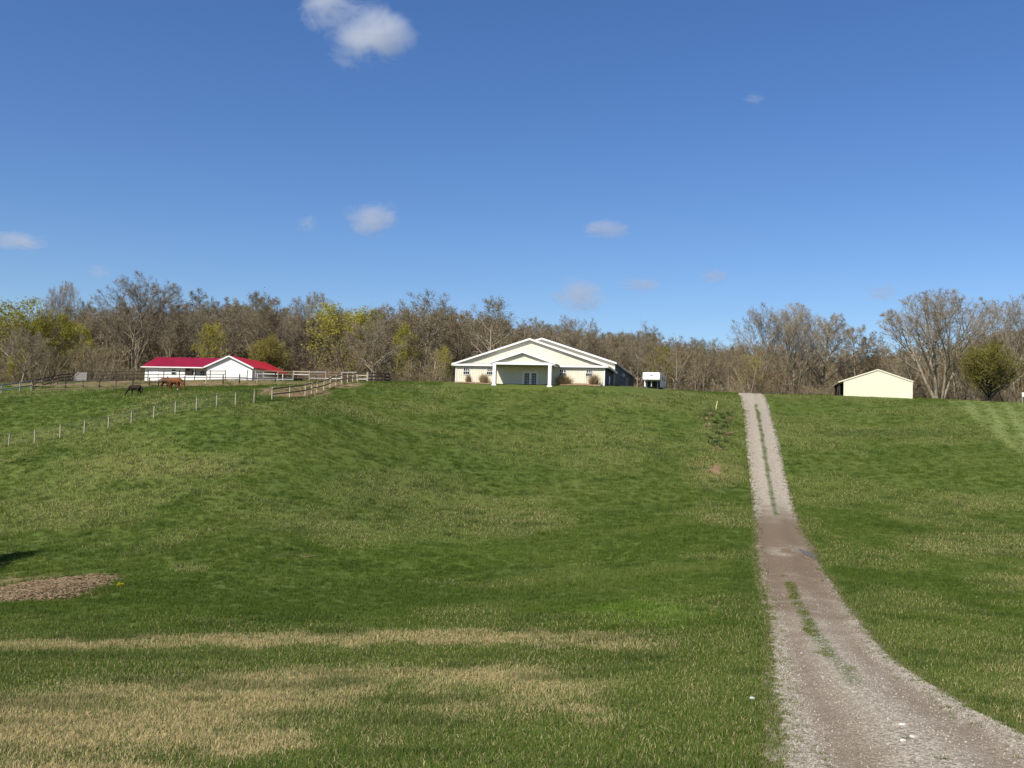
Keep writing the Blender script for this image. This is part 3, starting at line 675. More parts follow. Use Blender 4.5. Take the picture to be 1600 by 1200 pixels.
# big multi-stemmed fan tree
add_proto('fan', 50, 12.5, [lv(9, .30, 7, .05, .03, .18, 6, fall=.35), lv(9, .22, 5, .10, .10, .2, 4, .55, .62, .35), lv(7, .15, 3, .14, .07, .25, 3, .42, .6), lv(10, .1, 2, .16, .05, .3, 3, .45, .65), lv(0, .1, 2, .16, .03, .3, 3, .5, .7)],
          cr=('twig_grey',), stems=5, splay=.30, rad=.30, wtw=.022, env=(9.2, 8.2, 6.6))
for s in range(2):
    add_proto('fan', 51 + s, 12.0, [lv(12, .30, 7, .05, .03, .16, 6, fall=.35), lv(9, .22, 5, .10, .08, .2, 4, .55, .65, .35), lv(7, .15, 3, .14, .06, .25, 3, .42, .6), lv(10, .1, 2, .16, .05, .3, 3, .45, .65), lv(0, .1, 2, .16, .03, .3, 3, .6, .7)],
              cr=('twig_grey',), stems=3 - s, splay=.24, rad=.30, wtw=.022, env=(9.6, 7.0, 6.2))
for s in range(3):     # tree in yellow-green spring leaf
    add_proto('yellow', 60 + s, 13, [lv(20, .12, 7, .05, .03, .12, 6, fall=.4), lv(8, .2, 4, .12, .10, .2, 4, .45, .80, .4), lv(6, .12, 3, .16, .06, .25, 3, .45, .7), lv(5, .1, 2, .18, .04, .3, 3, .5, .7)],
              cr=('twig', 'leaf_yellow'), leaf=(5.5, .13, .30), rad=.22, env=(8.0, 4.2, 6.8))
for s in range(2):     # tree dusted with pale buds
    add_proto('budding', 70 + s, 15, [lv(16, .30, 7, .05, .03, .12, 6, fall=.5), lv(8, .2, 4, .12, .08, .2, 4, .40, .80, .4), lv(6, .12, 3, .16, .06, .25, 3, .42, .7), lv(5, .1, 2, .18, .04, .3, 3, .5, .7), TW()],
              cr=('twig_grey', 'leaf_bud'), leaf=(.7, .085, .2), rad=.22, wtw=.024, env=(10.2, 4.6, 6.4))
add_proto('round', 80, 7.6, [lv(36, .07, 7, .05, .02, .20, 6, fall=.30), lv(9, .2, 4, .10, .10, .2, 4, .50, .85, .3), lv(7, .12, 3, .14, .06, .25, 3, .45, .7), lv(4, .1, 2, .18, .04, .3, 3, .5, .7)], tr='bark_dark', cr=('twig', 'leaf_olive'), leaf=(6.0, .085, .28), rad=.22, env=(4.4, 3.5, 4.0))
for s in range(2):     # small tree keeping withered leaves
    add_proto('withered', 84 + s, 7, [lv(12, .12, 6, .07, .02, .2, 5, fall=.4), lv(7, .2, 4, .14, .04, .2, 3, .45, .95, .4), lv(6, .12, 3, .16, .02, .25, 3, .42, .8), lv(3, .1, 2, .18, .0, .3, 3, .5, .8)], cr=('twig', 'leaf_brown'), leaf=(1.5, .10, .15), rad=.14)
for s in range(3):     # crooked pale sapling, several thin stems
    add_proto('sapling', 90 + s, 8, [lv(6, .35, 8, .11, .02, .25, 5, fall=.4), lv(6, .2, 4, .15, .06, .2, 3, .36, .7, .4), lv(6, .12, 3, .18, .03, .25, 3, .45, .8), lv(4, .1, 2, .2, .0, .3, 3, .5, .8)], cr=('twig', 'leaf_bud'), leaf=(.3, .08, .1), stems=3, splay=.35, rad=.11)
for s in range(4):     # brushwood: dense thicket of thin stems
    add_proto('brush', 100 + s, 3.6, [lv(7, .15, 4, .14, .03, .3, 3, fall=.3), lv(6, .15, 3, .18, .05, .25, 3, .5, .7, .3), lv(5, .1, 2, .2, .02, .3, 3, .5, .8)], cr=('twig', ['leaf_bud', 'leaf_redbud', 'leaf_olive', 'leaf_redbud'][s]), leaf=(.35, .07, .1), stems=11, splay=.75, rad=.06, wtw=.03)

TREE_N = [0]
def place_tree(kind, u, vtop, d, label, group=None, width=None, name='bare_tree', variant=None, lean=0, cat='tree'):
    g = on_ground(u, d); tr_, cr_, top, wd = PROTO[kind][(variant if variant is not None else TREE_N[0]) % len(PROTO[kind])]; TREE_N[0] += 1
    zt = P(u, vtop, d)[2]; hgt = max(zt - g[2], 2.0); s = hgt / top
    sx = s if width is None else (width / 2 * d / F) / wd
    if width is None: sx = s * float(rng.uniform(.9, 1.15))
    o = empty(name, g, float(rng.uniform(0, 6.28))); o.scale = (sx, sx, s); o.rotation_euler = (lean * .3, lean, o.rotation_euler[2]) if lean else o.rotation_euler
    tag(o, label, cat, group)
    link(bpy.data.objects.new('trunk', tr_), o); link(bpy.data.objects.new('crown', cr_), o)
    return o
# singled-out trees: kind, u, top, depth, width, variant, name, label
for kd, u, vt, d, wpx, va, nm, lb in [
    ('fan', 96, 440, 246, 72, 1, 'bare_tree', 'small round-headed leafless tree standing above the yellow-green trees'),
    ('fan', 210, 431, 193, 140, 2, 'bare_tree', 'tallest leafless tree, with wide dark crown behind the small grey gate'),
    ('yellow', 18, 463, 188, 90, 0, 'leafing_tree', 'yellow-green leafing tree at the far end of the wood, tallest of its colour'),
    ('yellow', 82, 487, 190, 60, 1, 'leafing_tree', 'bright yellow-green treetop under the small round-headed leafless tree'),
    ('budding', 55, 480, 191, 60, 0, 'budding_tree', 'pale budding tree between two yellow-green leafing trees'),
    ('yellow', 48, 493, 187, 56, 0, 'leafing_tree', 'dense yellow-green tree behind the dark crooked tree'),
    ('yellow', 113, 503, 191, 50, 2, 'leafing_tree', 'muted yellow-green tree below the small round-headed leafless tree'),
    ('broad', 34, 512, 168, 74, 2, 'dark_tree', 'dark crooked leafless tree at the pale two-rail fence corner'),
    ('yellow', 24, 551, 172, 34, 2, 'leafing_tree', 'low yellow-green shrubby tree behind the pale two-rail fence'),
    ('tall', 307, 452, 216, None, 0, 'bare_tree', 'slender leafless tree rising behind the crimson roof ridge'),
    ('budding', 400, 455, 192, 66, 1, 'budding_tree', 'grey budding tree rising above the peak of the white stable gable'),
    ('tall', 350, 464, 214, None, 2, 'bare_tree', 'dark leafless tree beside the yellow-green tree behind the stable'),
    ('yellow', 329, 503, 190, 52, 1, 'leafing_tree', 'small yellow-green leafing tree directly behind the red-roofed stable'),
    ('round', 422, 524, 189, 60, 0, 'leafing_tree', 'dull dark green leafing tree behind the red stable wing'),
    ('fan', 488, 457, 200, 104, 1, 'bare_tree', 'broad grey leafless treetop beside the big yellow-green tree'),
    ('yellow', 528, 473, 186, 92, 0, 'leafing_tree', 'biggest yellow-green leafing tree, at the end of the board fence'),
    ('yellow', 572, 479, 190, 60, 2, 'leafing_tree', 'muted yellow-green treetop beside the biggest leafing tree'),
    ('broad', 585, 500, 176, 92, 1, 'bare_tree', 'low forked leafless tree beside the biggest yellow-green tree'),
    ('budding', 662, 457, 192, 90, 0, 'budding_tree', 'tall grey budding tree between the leafing trees and the cream building'),
    ('yellow', 632, 505, 189, 40, 1, 'leafing_tree', 'dull yellow-green tree in the wood before the cream building'),
    ('budding', 765, 464, 192, 95, 1, 'budding_tree', 'tall greenish-grey budding tree behind the cream building front gable'),
    ('yellow', 690, 540, 182, 34, 2, 'leafing_tree', 'small yellow-green tree beside the corner of the cream building'),
    ('fan', 897, 494, 204, 80, 2, 'bare_tree', 'leafless tree showing above the cream barn ridge'),
    ('tall', 1003, 505, 218, None, 4, 'bare_tree', 'leafless tree standing above the horse trailer'),
    ('yellow', 1030, 541, 186, 46, 1, 'leafing_tree', 'hazy yellow-green tree behind the horse trailer'),
    ('fan', 1188, 478, 186, 96, 2, 'bare_tree', 'leafless tree over the top of the driveway, first of the dark cluster'),
    ('fan', 1240, 474, 184, 100, 1, 'bare_tree', 'tallest dark leafless tree of the cluster beside the driveway top'),
    ('broad', 1285, 488, 190, 86, 3, 'bare_tree', 'leafless tree with open crown beside the shed, last of the dark cluster'),
    ('withered', 1185, 572, 172, 60, 0, 'withered_tree', 'small tree holding rusty withered leaves at the driveway top'),
    ('withered', 1218, 576, 171, 56, 1, 'withered_tree', 'small tree holding rusty withered leaves beside the dark cluster trunks'),
    ('yellow', 1172, 552, 180, 46, 2, 'leafing_tree', 'faint yellow-green tree behind the rusty-leaved small trees'),
    ('tall', 1338, 507, 205, None, 1, 'bare_tree', 'thin leafless tree rising above the pale shed roof'),
    ('tall', 1366, 518, 205, None, 3, 'bare_tree', 'slim straight leafless tree behind the pale shed ridge'),
    ('fan', 1468, 455, 168, 170, 0, 'bare_tree', 'great fan-shaped leafless tree with several trunks beside the pale shed'),
    ('fan', 1572, 463, 196, 112, 2, 'bare_tree', 'spreading leafless tree rising behind the round olive-green tree'),
    ('round', 1547, 534, 160, 80, 0, 'leafing_tree', 'round olive-green leafing tree with dark trunk on the mown field edge')]:
    place_tree(kd, u, vt, d, lb, None, wpx, nm, va)
# the wood's other trees: look-alikes
top_line = lambda u: np.interp(u, [-60, 60, 150, 300, 420, 480, 620, 760, 840, 960, 1060, 1130, 1180, 1300, 1420, 1480, 1600, 1660], [478, 500, 478, 474, 472, 482, 478, 482, 503, 512, 524, 535, 535, 545, 535, 530, 500, 490])
GL = 'leafless grey-brown tree among many in the wood behind the buildings'
for i in range(150):
    u = -50 + 1710 * ((i + .5 + rng.uniform(-.5, .5)) / 150); d = float(rng.uniform(194, 240))
    vt = float(top_line(u) + rng.normal(8, 9)); kd = 'tall' if rng.random() < .85 else 'budding'
    place_tree(kd, u, vt, d, GL, 'trees of the wood')
SLb = 'thin crooked pale-stemmed sapling along the edge of the wood'
for i in range(62):
    u = float(rng.choice([rng.uniform(60, 215), rng.uniform(450, 700), rng.uniform(1010, 1330), rng.uniform(1390, 1600), rng.uniform(-20, 60)], p=[.3, .28, .2, .16, .06])); d = float(rng.uniform(166, 186))
    if 205 < u < 450 or 690 < u < 1010: continue
    place_tree('sapling', u, float(rng.uniform(530, 562)), d, SLb, 'saplings along the wood edge', name='sapling')
def make_wood():
    """the far mass of the wood and its brushwood, which nobody could count"""
    pr = []; rows = []
    def use(kind, i):
        tr_, cr_, top, wd = PROTO[kind][i]; key = (kind, i)
        if key not in use.d:
            b = [len(pr)]; pr.append(bpy.data.objects.new('wood%02d_trunk' % len(pr), tr_)); pr.append(bpy.data.objects.new('wood%02d_crown' % len(pr), cr_)); use.d[key] = (b[0], top)
        return use.d[key]
    use.d = {}
    def put(kind, u, vt, d):
        i = int(rng.integers(len(PROTO[kind]))); b, top = use(kind, i); g = on_ground(u, d); s = max((P(u, vt, d)[2] - g[2]) / top, .12); rz = float(rng.uniform(0, 6.28)); sx = s * float(rng.uniform(1, 1.3))
        rows.append((g, rz, sx, s, b)); rows.append((g, rz, sx, s, b + 1))
    for i in range(420):
        u = float(rng.uniform(-90, 1700)); put('tall', u, float(top_line(u) + 14 + rng.normal(6, 8)), float(rng.uniform(238, 300)))
    for i in range(620):
        u = float(rng.uniform(-90, 1700)); d = float(rng.uniform(172, 235))
        if (205 < u < 450 or 690 < u < 1010) and d < 192: d += 22
        g = on_ground(u, d); vv = float(pix(g[0], g[1], g[2] + rng.uniform(1.8, 5.0))[1]); put('brush', u, vv, d)
    for i in range(420):
        u = float(rng.uniform(-90, 1700)); d = float(rng.uniform(225, 300)); g = on_ground(u, d); vv = float(pix(g[0], g[1], g[2] + rng.uniform(8, 17))[1]); put('brush', u, vv, d)
    g = np.array([r_[0] for r_ in rows]); rz = np.array([r_[1] for r_ in rows])
    scatter('wood_thicket', g, np.stack([rz * 0, rz * 0, rz], -1), np.array([(r_[2], r_[2], r_[3]) for r_ in rows]), [r_[4] for r_ in rows], {}, pr)
make_wood()

# ------------------------------------------------------------------ building helpers (local x along the front, y back, z up)
def ribs(mb, x0, x1, y, zb, ztop, step, w, t, m=0):
    """vertical ribs proud of a front wall; ztop is a function of x"""
    x = x0 + step / 2
    while x < x1:
        zt = ztop(x); mb.box(x - w / 2, x + w / 2, y - t, y + .01, zb, zt, m); x += step
def window(parent, x, y, z, w, hgt, nx, nz, dark=True):
    fr = MB(); t = .045
    fr.box(x - w / 2 - t, x - w / 2, y - .05, y + .03, z - t, z + hgt + t); fr.box(x + w / 2, x + w / 2 + t, y - .05, y + .03, z - t, z + hgt + t)
    fr.box(x - w / 2, x + w / 2, y - .05, y + .03, z + hgt, z + hgt + t); fr.box(x - w / 2 - t, x + w / 2 + t, y - .07, y + .03, z - t - .02, z - .001)
    wdw = fr.build('window', M['white'], parent)
    mu = MB()
    for i in range(1, nx): mu.box(x - w / 2 + w * i / nx - .012, x - w / 2 + w * i / nx + .012, y - .035, y - .012, z, z + hgt)
    for i in range(1, nz): mu.box(x - w / 2, x + w / 2, y - .038, y - .010, z + hgt * i / nz - (.03 if i * 2 == nz else .012), z + hgt * i / nz + (.03 if i * 2 == nz else .012))
    if nx * nz > 1: mu.build('glazing_bar', M['white'], wdw)
    for i in range(2):
        MB().box(x - w / 2 + .002, x + w / 2 - .002, y - .02 + .008 * i, y + .02, z + hgt * i / 2 + .002, z + hgt * (i + 1) / 2 - .002).build('pane', M['glass'], wdw)
    return wdw
def gable_roof(x0, x1, y0, y1, ze, rise, t):
    """two separate slopes as prisms; x0..x1 outer eaves, ridge in the middle"""
    xm = (x0 + x1) / 2
    a = MB().prism([(x0, ze), (xm - .004, ze + rise), (xm - .004, ze + rise + t), (x0, ze + t)], y0, y1)
    b = MB().prism([(xm + .004, ze + rise), (x1, ze), (x1, ze + t), (xm + .004, ze + rise + t)], y0, y1)
    return a, b

# ------------------------------------------------------------------ the cream main building
def main_building():
    phi = R(12); c = on_ground(826, 135.0)
    base = P(826, 605.5, 134.5)
    o = empty('main_building', base, -phi)
    tag(o, 'long cream metal building with columned entrance porch and white gable trim', 'building')
    Wd, He, D = 19.9, 3.05, 10.5; x0, x1 = -Wd / 2, Wd / 2; ov = .55; pit = 3.3 / (Wd / 2)
    top = lambda x: He + (Wd / 2 - abs(x)) * pit
    # front wall with gable and vertical siding ribs
    f = MB(); f.prism([(x0, -.6), (x1, -.6), (x1, He), (0, He + 3.3), (x0, He)], 0, .15); ribs(f, x0, x1, 0, .0, lambda x: top(x) - .05, .30, .06, .036)
    f.build('front_wall', M['cream'], o)
    s = MB()
    s.box(x1 - .15, x1 + .002, .151, D, -.6, He); yy = .45
    while yy < D: s.box(x1, x1 + .028, yy - .022, yy + .022, -.3, He); yy += .3
    s.build('side_wall', M['greyside'], o); MB().box(x0 - .002, x0 + .15, .151, D, -.6, He).build('side_wall', M['greyside'], o)
    for x in (x0, x1): MB().box(x - .07, x + .07, -.05, .10, -.4, He).build('corner_trim', M['white'], o)
    # side door and sill on the annex flank
    dr = MB().box(x1 - .02, x1 + .05, 5.2, 6.2, -.2, 2.0).build('door', M['white'], o); MB().box(x1 + .05, x1 + .10, 5.3, 5.38, .8, .95).build('handle', M['steel'], dr)
    # annex roof: overhang in front casts the line of shade under the rakes
    fo = .34
    a, b = gable_roof(x0 - ov, x1 + ov, -fo, D, He - ov * pit + .04, (Wd / 2 + ov) * pit, .10)
    ra = a.build('roof', M['metalroof'], o); b.build('roof', M['metalroof'], o)
    def rake(xa, za, xb, zb, y, hgt, nm='fascia', m='white'):
        return MB().bar((xa, y, za), (xb, y, zb), .05, hgt).build(nm, M[m], o)
    ze = He - ov * pit
    rake(x0 - ov, ze + .02, 0, ze + .02 + (Wd / 2 + ov) * pit, -fo - .03, .22); rake(x1 + ov, ze + .02, 0.0, ze + .023 + (Wd / 2 + ov) * pit, -fo - .033, .22)
    # horizontal pent fascia across the front at eave level, with soffit
    for xa, xb in ((x0 - ov, -4.4), (3.9, x1 + ov)):
        MB().box(xa, xb, -fo - .02, -fo + .04, ze - .14, ze + .10).build('fascia', M['white'], o)
        MB().add([(xa, -fo + .04, ze + .10), (xb, -fo + .04, ze + .10), (xb, .0, ze + .30), (xa, 0, ze + .30), (xa, -fo + .04, ze - .19), (xb, -fo + .04, ze - .19), (xb, 0, ze - .19), (xa, 0, ze - .19)],
                 [(0, 1, 2, 3), (4, 7, 6, 5), (0, 4, 5, 1), (1, 5, 6, 2), (2, 6, 7, 3), (3, 7, 4, 0)]).build('soffit', M['soffit'], o)
    MB().box(x1 + ov - .06, x1 + ov + .04, -fo, D, ze - .16, ze + .03).build('gutter', M['white'], o)
    # porch
    px0, px1, pd, pe = -4.2, 3.62, 3.3, 2.90; pm = (px0 + px1) / 2; pr = 1.45
    a, b = gable_roof(px0 - .45, px1 + .45, -pd, -.005, pe - .0, pr, .10); a.build('porch_roof', M['metalroof'], o); b.build('porch_roof', M['metalroof'], o)
    g = MB().prism([(px0 + .1, pe + .16), (px1 - .1, pe + .16), (pm, pe + pr - .12)], -pd + .32, -pd + .42); pt = lambda x: pe + (1 - abs(x - pm) / ((px1 - px0) / 2 + .45)) * pr - .12
    ribs(g, px0 + 1.0, px1 - .9, -pd + .32, pe + .16, lambda x: max(pt(x), pe + .2), .30, .045, .028); g.build('porch_gable', M['cream'], o)
    for sgn, xe in ((-1, px0 - .45), (1, px1 + .45)): MB().bar((xe, -pd - .03 - .003 * sgn, pe + .03), (pm, -pd - .03 - .003 * sgn, pe + pr + .03), .05, .22).build('porch_fascia', M['white'], o)
    MB().box(px0 - .3, px1 + .3, -pd + .02, -pd + .30, pe - .16, pe + .155).build('porch_beam', M['white'], o)
    for xe in (px0 - .2, px1 + .06): MB().box(xe, xe + .16, -pd + .301, -.01, pe - .26, pe - .02).build('porch_beam', M['white'], o)
    MB().box(px0 - .02, px1 + .05, -pd + .305, -.03, pe - .06, pe - .02).build('porch_ceiling', M['soffit'], o)
    for xc in (px0 + .25, px1 - .28):
        cb = MB(); cb.box(xc - .22, xc + .22, -pd - .02, -pd + .48, -.5, pe - .162); col_ = cb.build('column', M['white'], o, bevel=.02)
        MB().box(xc - .32, xc + .32, -pd - .07, -pd + .55, -.5, .12).build('column_base', M['white'], col_)
    MB().box(px0 - .2, px1 + .3, -pd - .3, -.03, -.8, -.22).build('porch_floor', M['concrete'], o)
    # french doors, two leaves with glazing bars
    fx0, fx1, fh = -.75, 1.15, 2.08
    fr = MB(); fr.box(fx0 - .12, fx0, -.09, -.002, .0, fh + .12); fr.box(fx1, fx1 + .12, -.09, -.002, .0, fh + .12); fr.box(fx0, fx1, -.09, -.002, fh, fh + .12)
    fro = fr.build('door_frame', M['white'], o)
    for i in range(2):
        a0 = fx0 + (fx1 - fx0) * i / 2 + .006; a1 = fx0 + (fx1 - fx0) * (i + 1) / 2 - .006
        lf = MB(); lf.box(a0, a0 + .16, -.07, -.01, .01, fh - .01); lf.box(a1 - .16, a1, -.07, -.01, .01, fh - .01); lf.box(a0 + .16, a1 - .16, -.07, -.01, .01, .26); lf.box(a0 + .16, a1 - .16, -.07, -.01, fh - .2, fh - .01)
        d_ = lf.build('door', M['white'], o)
        bars = MB()
        for q in (1, 2): xx = a0 + .16 + (a1 - a0 - .32) * q / 3; bars.box(xx - .012, xx + .012, -.062, -.045, .26, fh - .2)
        for q in range(1, 5): zz = .26 + (fh - .46) * q / 5; bars.box(a0 + .16, a1 - .16, -.064, -.043, zz - .012, zz + .012)
        bars.build('glazing_bar', M['white'], d_)
        MB().box(a0 + .16, a1 - .16, -.05, -.02, .26, fh - .2).build('pane', M['glass'], d_)
        hx = a1 - .08 if i == 0 else a0 + .08; MB().box(hx - .03, hx + .03, -.12, -.07, .95, 1.05).build('handle', M['steel'], d_)
    for x in (-8.5, -5.3, 4.5, 7.95): window(o, x, -.02, 1.62, .80, .82, 3, 2)
    # ---------------- the taller arena barn behind
    bw, by, bl, bh = 20.9, D + .003, 28.0, 4.2; bx0 = -10.75; bx1 = bx0 + bw; bm_ = (bx0 + bx1) / 2; bp = 3.3 / (bw / 2)
    f = MB().prism([(bx0, -.6), (bx1, -.6), (bx1, bh), (bm_, bh + 3.3), (bx0, bh)], by, by + .15); bt = lambda x: bh + (bw / 2 - abs(x - bm_)) * bp - .05
    ribs(f, bx0, bx1, by, 0, bt, .30, .045, .028); f.build('barn_front_wall', M['cream'], o)
    s = MB().box(bx1 - .15, bx1 + .002, by + .151, by + bl, -.6, bh); yy = by + .4
    while yy < by + bl: s.box(bx1, bx1 + .03, yy - .025, yy + .025, -.3, bh); yy += .45
    s.build('barn_side_wall', M['greyside'], o); MB().box(bx0 - .002, bx0 + .15, by + .151, by + bl, -.6, bh).build('barn_side_wall', M['greyside'], o)
    MB().prism([(bx0, -.6), (bx1, -.6), (bx1, bh), (bm_, bh + 3.3), (bx0, bh)], by + bl, by + bl + .15).build('barn_back_wall', M['cream'], o)
    a, b = gable_roof(bx0 - .25, bx1 + .25, by - .35, by + bl + .4, bh - .25 * bp + .04, (bw / 2 + .25) * bp, .12); a.build('barn_roof', M['metalroof'], o); b.build('barn_roof', M['metalroof'], o)
    for xe, e in ((bx0 - .25, 0), (bx1 + .25, .003)): MB().bar((xe, by - .38 - e, bh - .25 * bp + .02), (bm_, by - .38 - e, bh + (bw / 2) * bp + .02), .05, .18).build('barn_fascia', M['white'], o)
    MB().box(bx1 + .2, bx1 + .30, by - .3, by + bl + .3, bh - .22, bh - .02).build('barn_gutter', M['soffit'], o)
    dd = MB().box(bx1 + .035, bx1 + .11, by + 14.2, by + 18.4, -.2, 2.95).build('barn_door', M['greyside'], o)
    MB().box(bx1 + .11, bx1 + .16, by + 16.2, by + 16.3, -.1, 2.9).build('door_rail', M['steel'], dd); MB().box(bx1 + .03, bx1 + .2, by + 13.6, by + 19, 2.98, 3.1).build('door_track', M['steel'], o)
    lp = MB().tube([(bx1 + .03, by + 6, 2.9), (bx1 + .55, by + 6, 3.1)], [.03, .03], 6).build('lamp_arm', M['lightbulb'], o)
    MB().tube([(bx1 + .55, by + 6, 3.15), (bx1 + .55, by + 6, 2.98), (bx1 + .55, by + 6, 2.75)], [.08, .28, .16], 10).build('lamp_shade', M['lightbulb'], lp)
    # bark beds along the front
    return o
mbld = main_building()
def bld_world(x, y, z=0):
    q = mbld.matrix_basis @ Vector((x, y, z)); return np.array(q)
def dry_clump(nb, rad, hh, seed):
    r = np.random.default_rng(seed); V = []; Fc = []
    for i in range(nb):
        a = r.uniform(0, 6.28); q = rad * .30 * math.sqrt(r.uniform()); b = len(V); e_ = abs(r.normal(0, .45)); ln = e_ * rad; H_ = hh * r.uniform(.35, 1.05) * max(.35, 1 - .35 * e_)
        bx, by = q * math.cos(a), q * math.sin(a); dx, dy = ln * math.cos(a), ln * math.sin(a); ta = r.uniform(0, 3.14); w = .02; wx, wy = w * math.cos(ta), w * math.sin(ta)
        V += [(bx - wx, by - wy, -.25), (bx + wx, by + wy, -.25), (bx + dx * .5 - wx, by + dy * .5 - wy, H_ * .6), (bx + dx * .5 + wx, by + dy * .5 + wy, H_ * .6), (bx + dx * 1.2, by + dy * 1.2, H_)]
        Fc += [(b, b + 1, b + 3), (b, b + 3, b + 2), (b + 2, b + 3, b + 4)]
    return proto('dry_clump', V, Fc, [M['straw']])
for i, (x, rad, hh, nb, lb) in enumerate([(-7.95, .6, 1.35, 420, 'slim clump of dry ornamental grass under the window nearest the building corner by the wood'),
                                  (-5.85, .95, 1.55, 620, 'clump of dry ornamental grass beside the porch, on the wood side'),
                                  (4.75, 1.5, 1.55, 1000, 'widest clump of dry ornamental grass, under the window beside the porch shade'),
                                  (8.75, 1.0, 1.7, 700, 'clump of dry ornamental grass at the building corner facing the trailer')]):
    g = bld_world(x, -1.0); o = link(bpy.data.objects.new('ornamental_grass', dry_clump(nb, rad, hh, 200 + i))); o.location = (g[0], g[1], max(h(g[0], g[1]), mbld.location.z - .05))
    tag(o, lb, 'ornamental grass', 'dry grass clumps along the cream front')
def bed(name, x0, x1, label):
    V = []; Fc = []; n_ = 24
    for i in range(n_ + 1):
        x = x0 + (x1 - x0) * i / n_; wob = .25 * math.sin(i * 1.7)
        for j, y in enumerate((-2.1 + wob, -1.6, -1.0, -.5, -.04)):
            g = bld_world(x, y); V.append((g[0], g[1], max(h(g[0], g[1]) + relief(np.array([g[0]]), np.array([g[1]]))[0] + .06, mbld.location.z - .1) + (.10 if 0 < j < 4 else 0)))
    for i in range(n_):
        for j in range(4): b = i * 5 + j; Fc.append((b, b + 5, b + 6, b + 1))
    o = link(bpy.data.objects.new(name, proto(name, V, Fc, [simple('bark_bed', (.24, .16, .10, 1), .95, .4, 6, .02)], smooth=True))); tag(o, kind='structure')
bed('planting_bed', -9.6, -4.5, ''); bed('planting_bed', 4.1, 9.7, '')

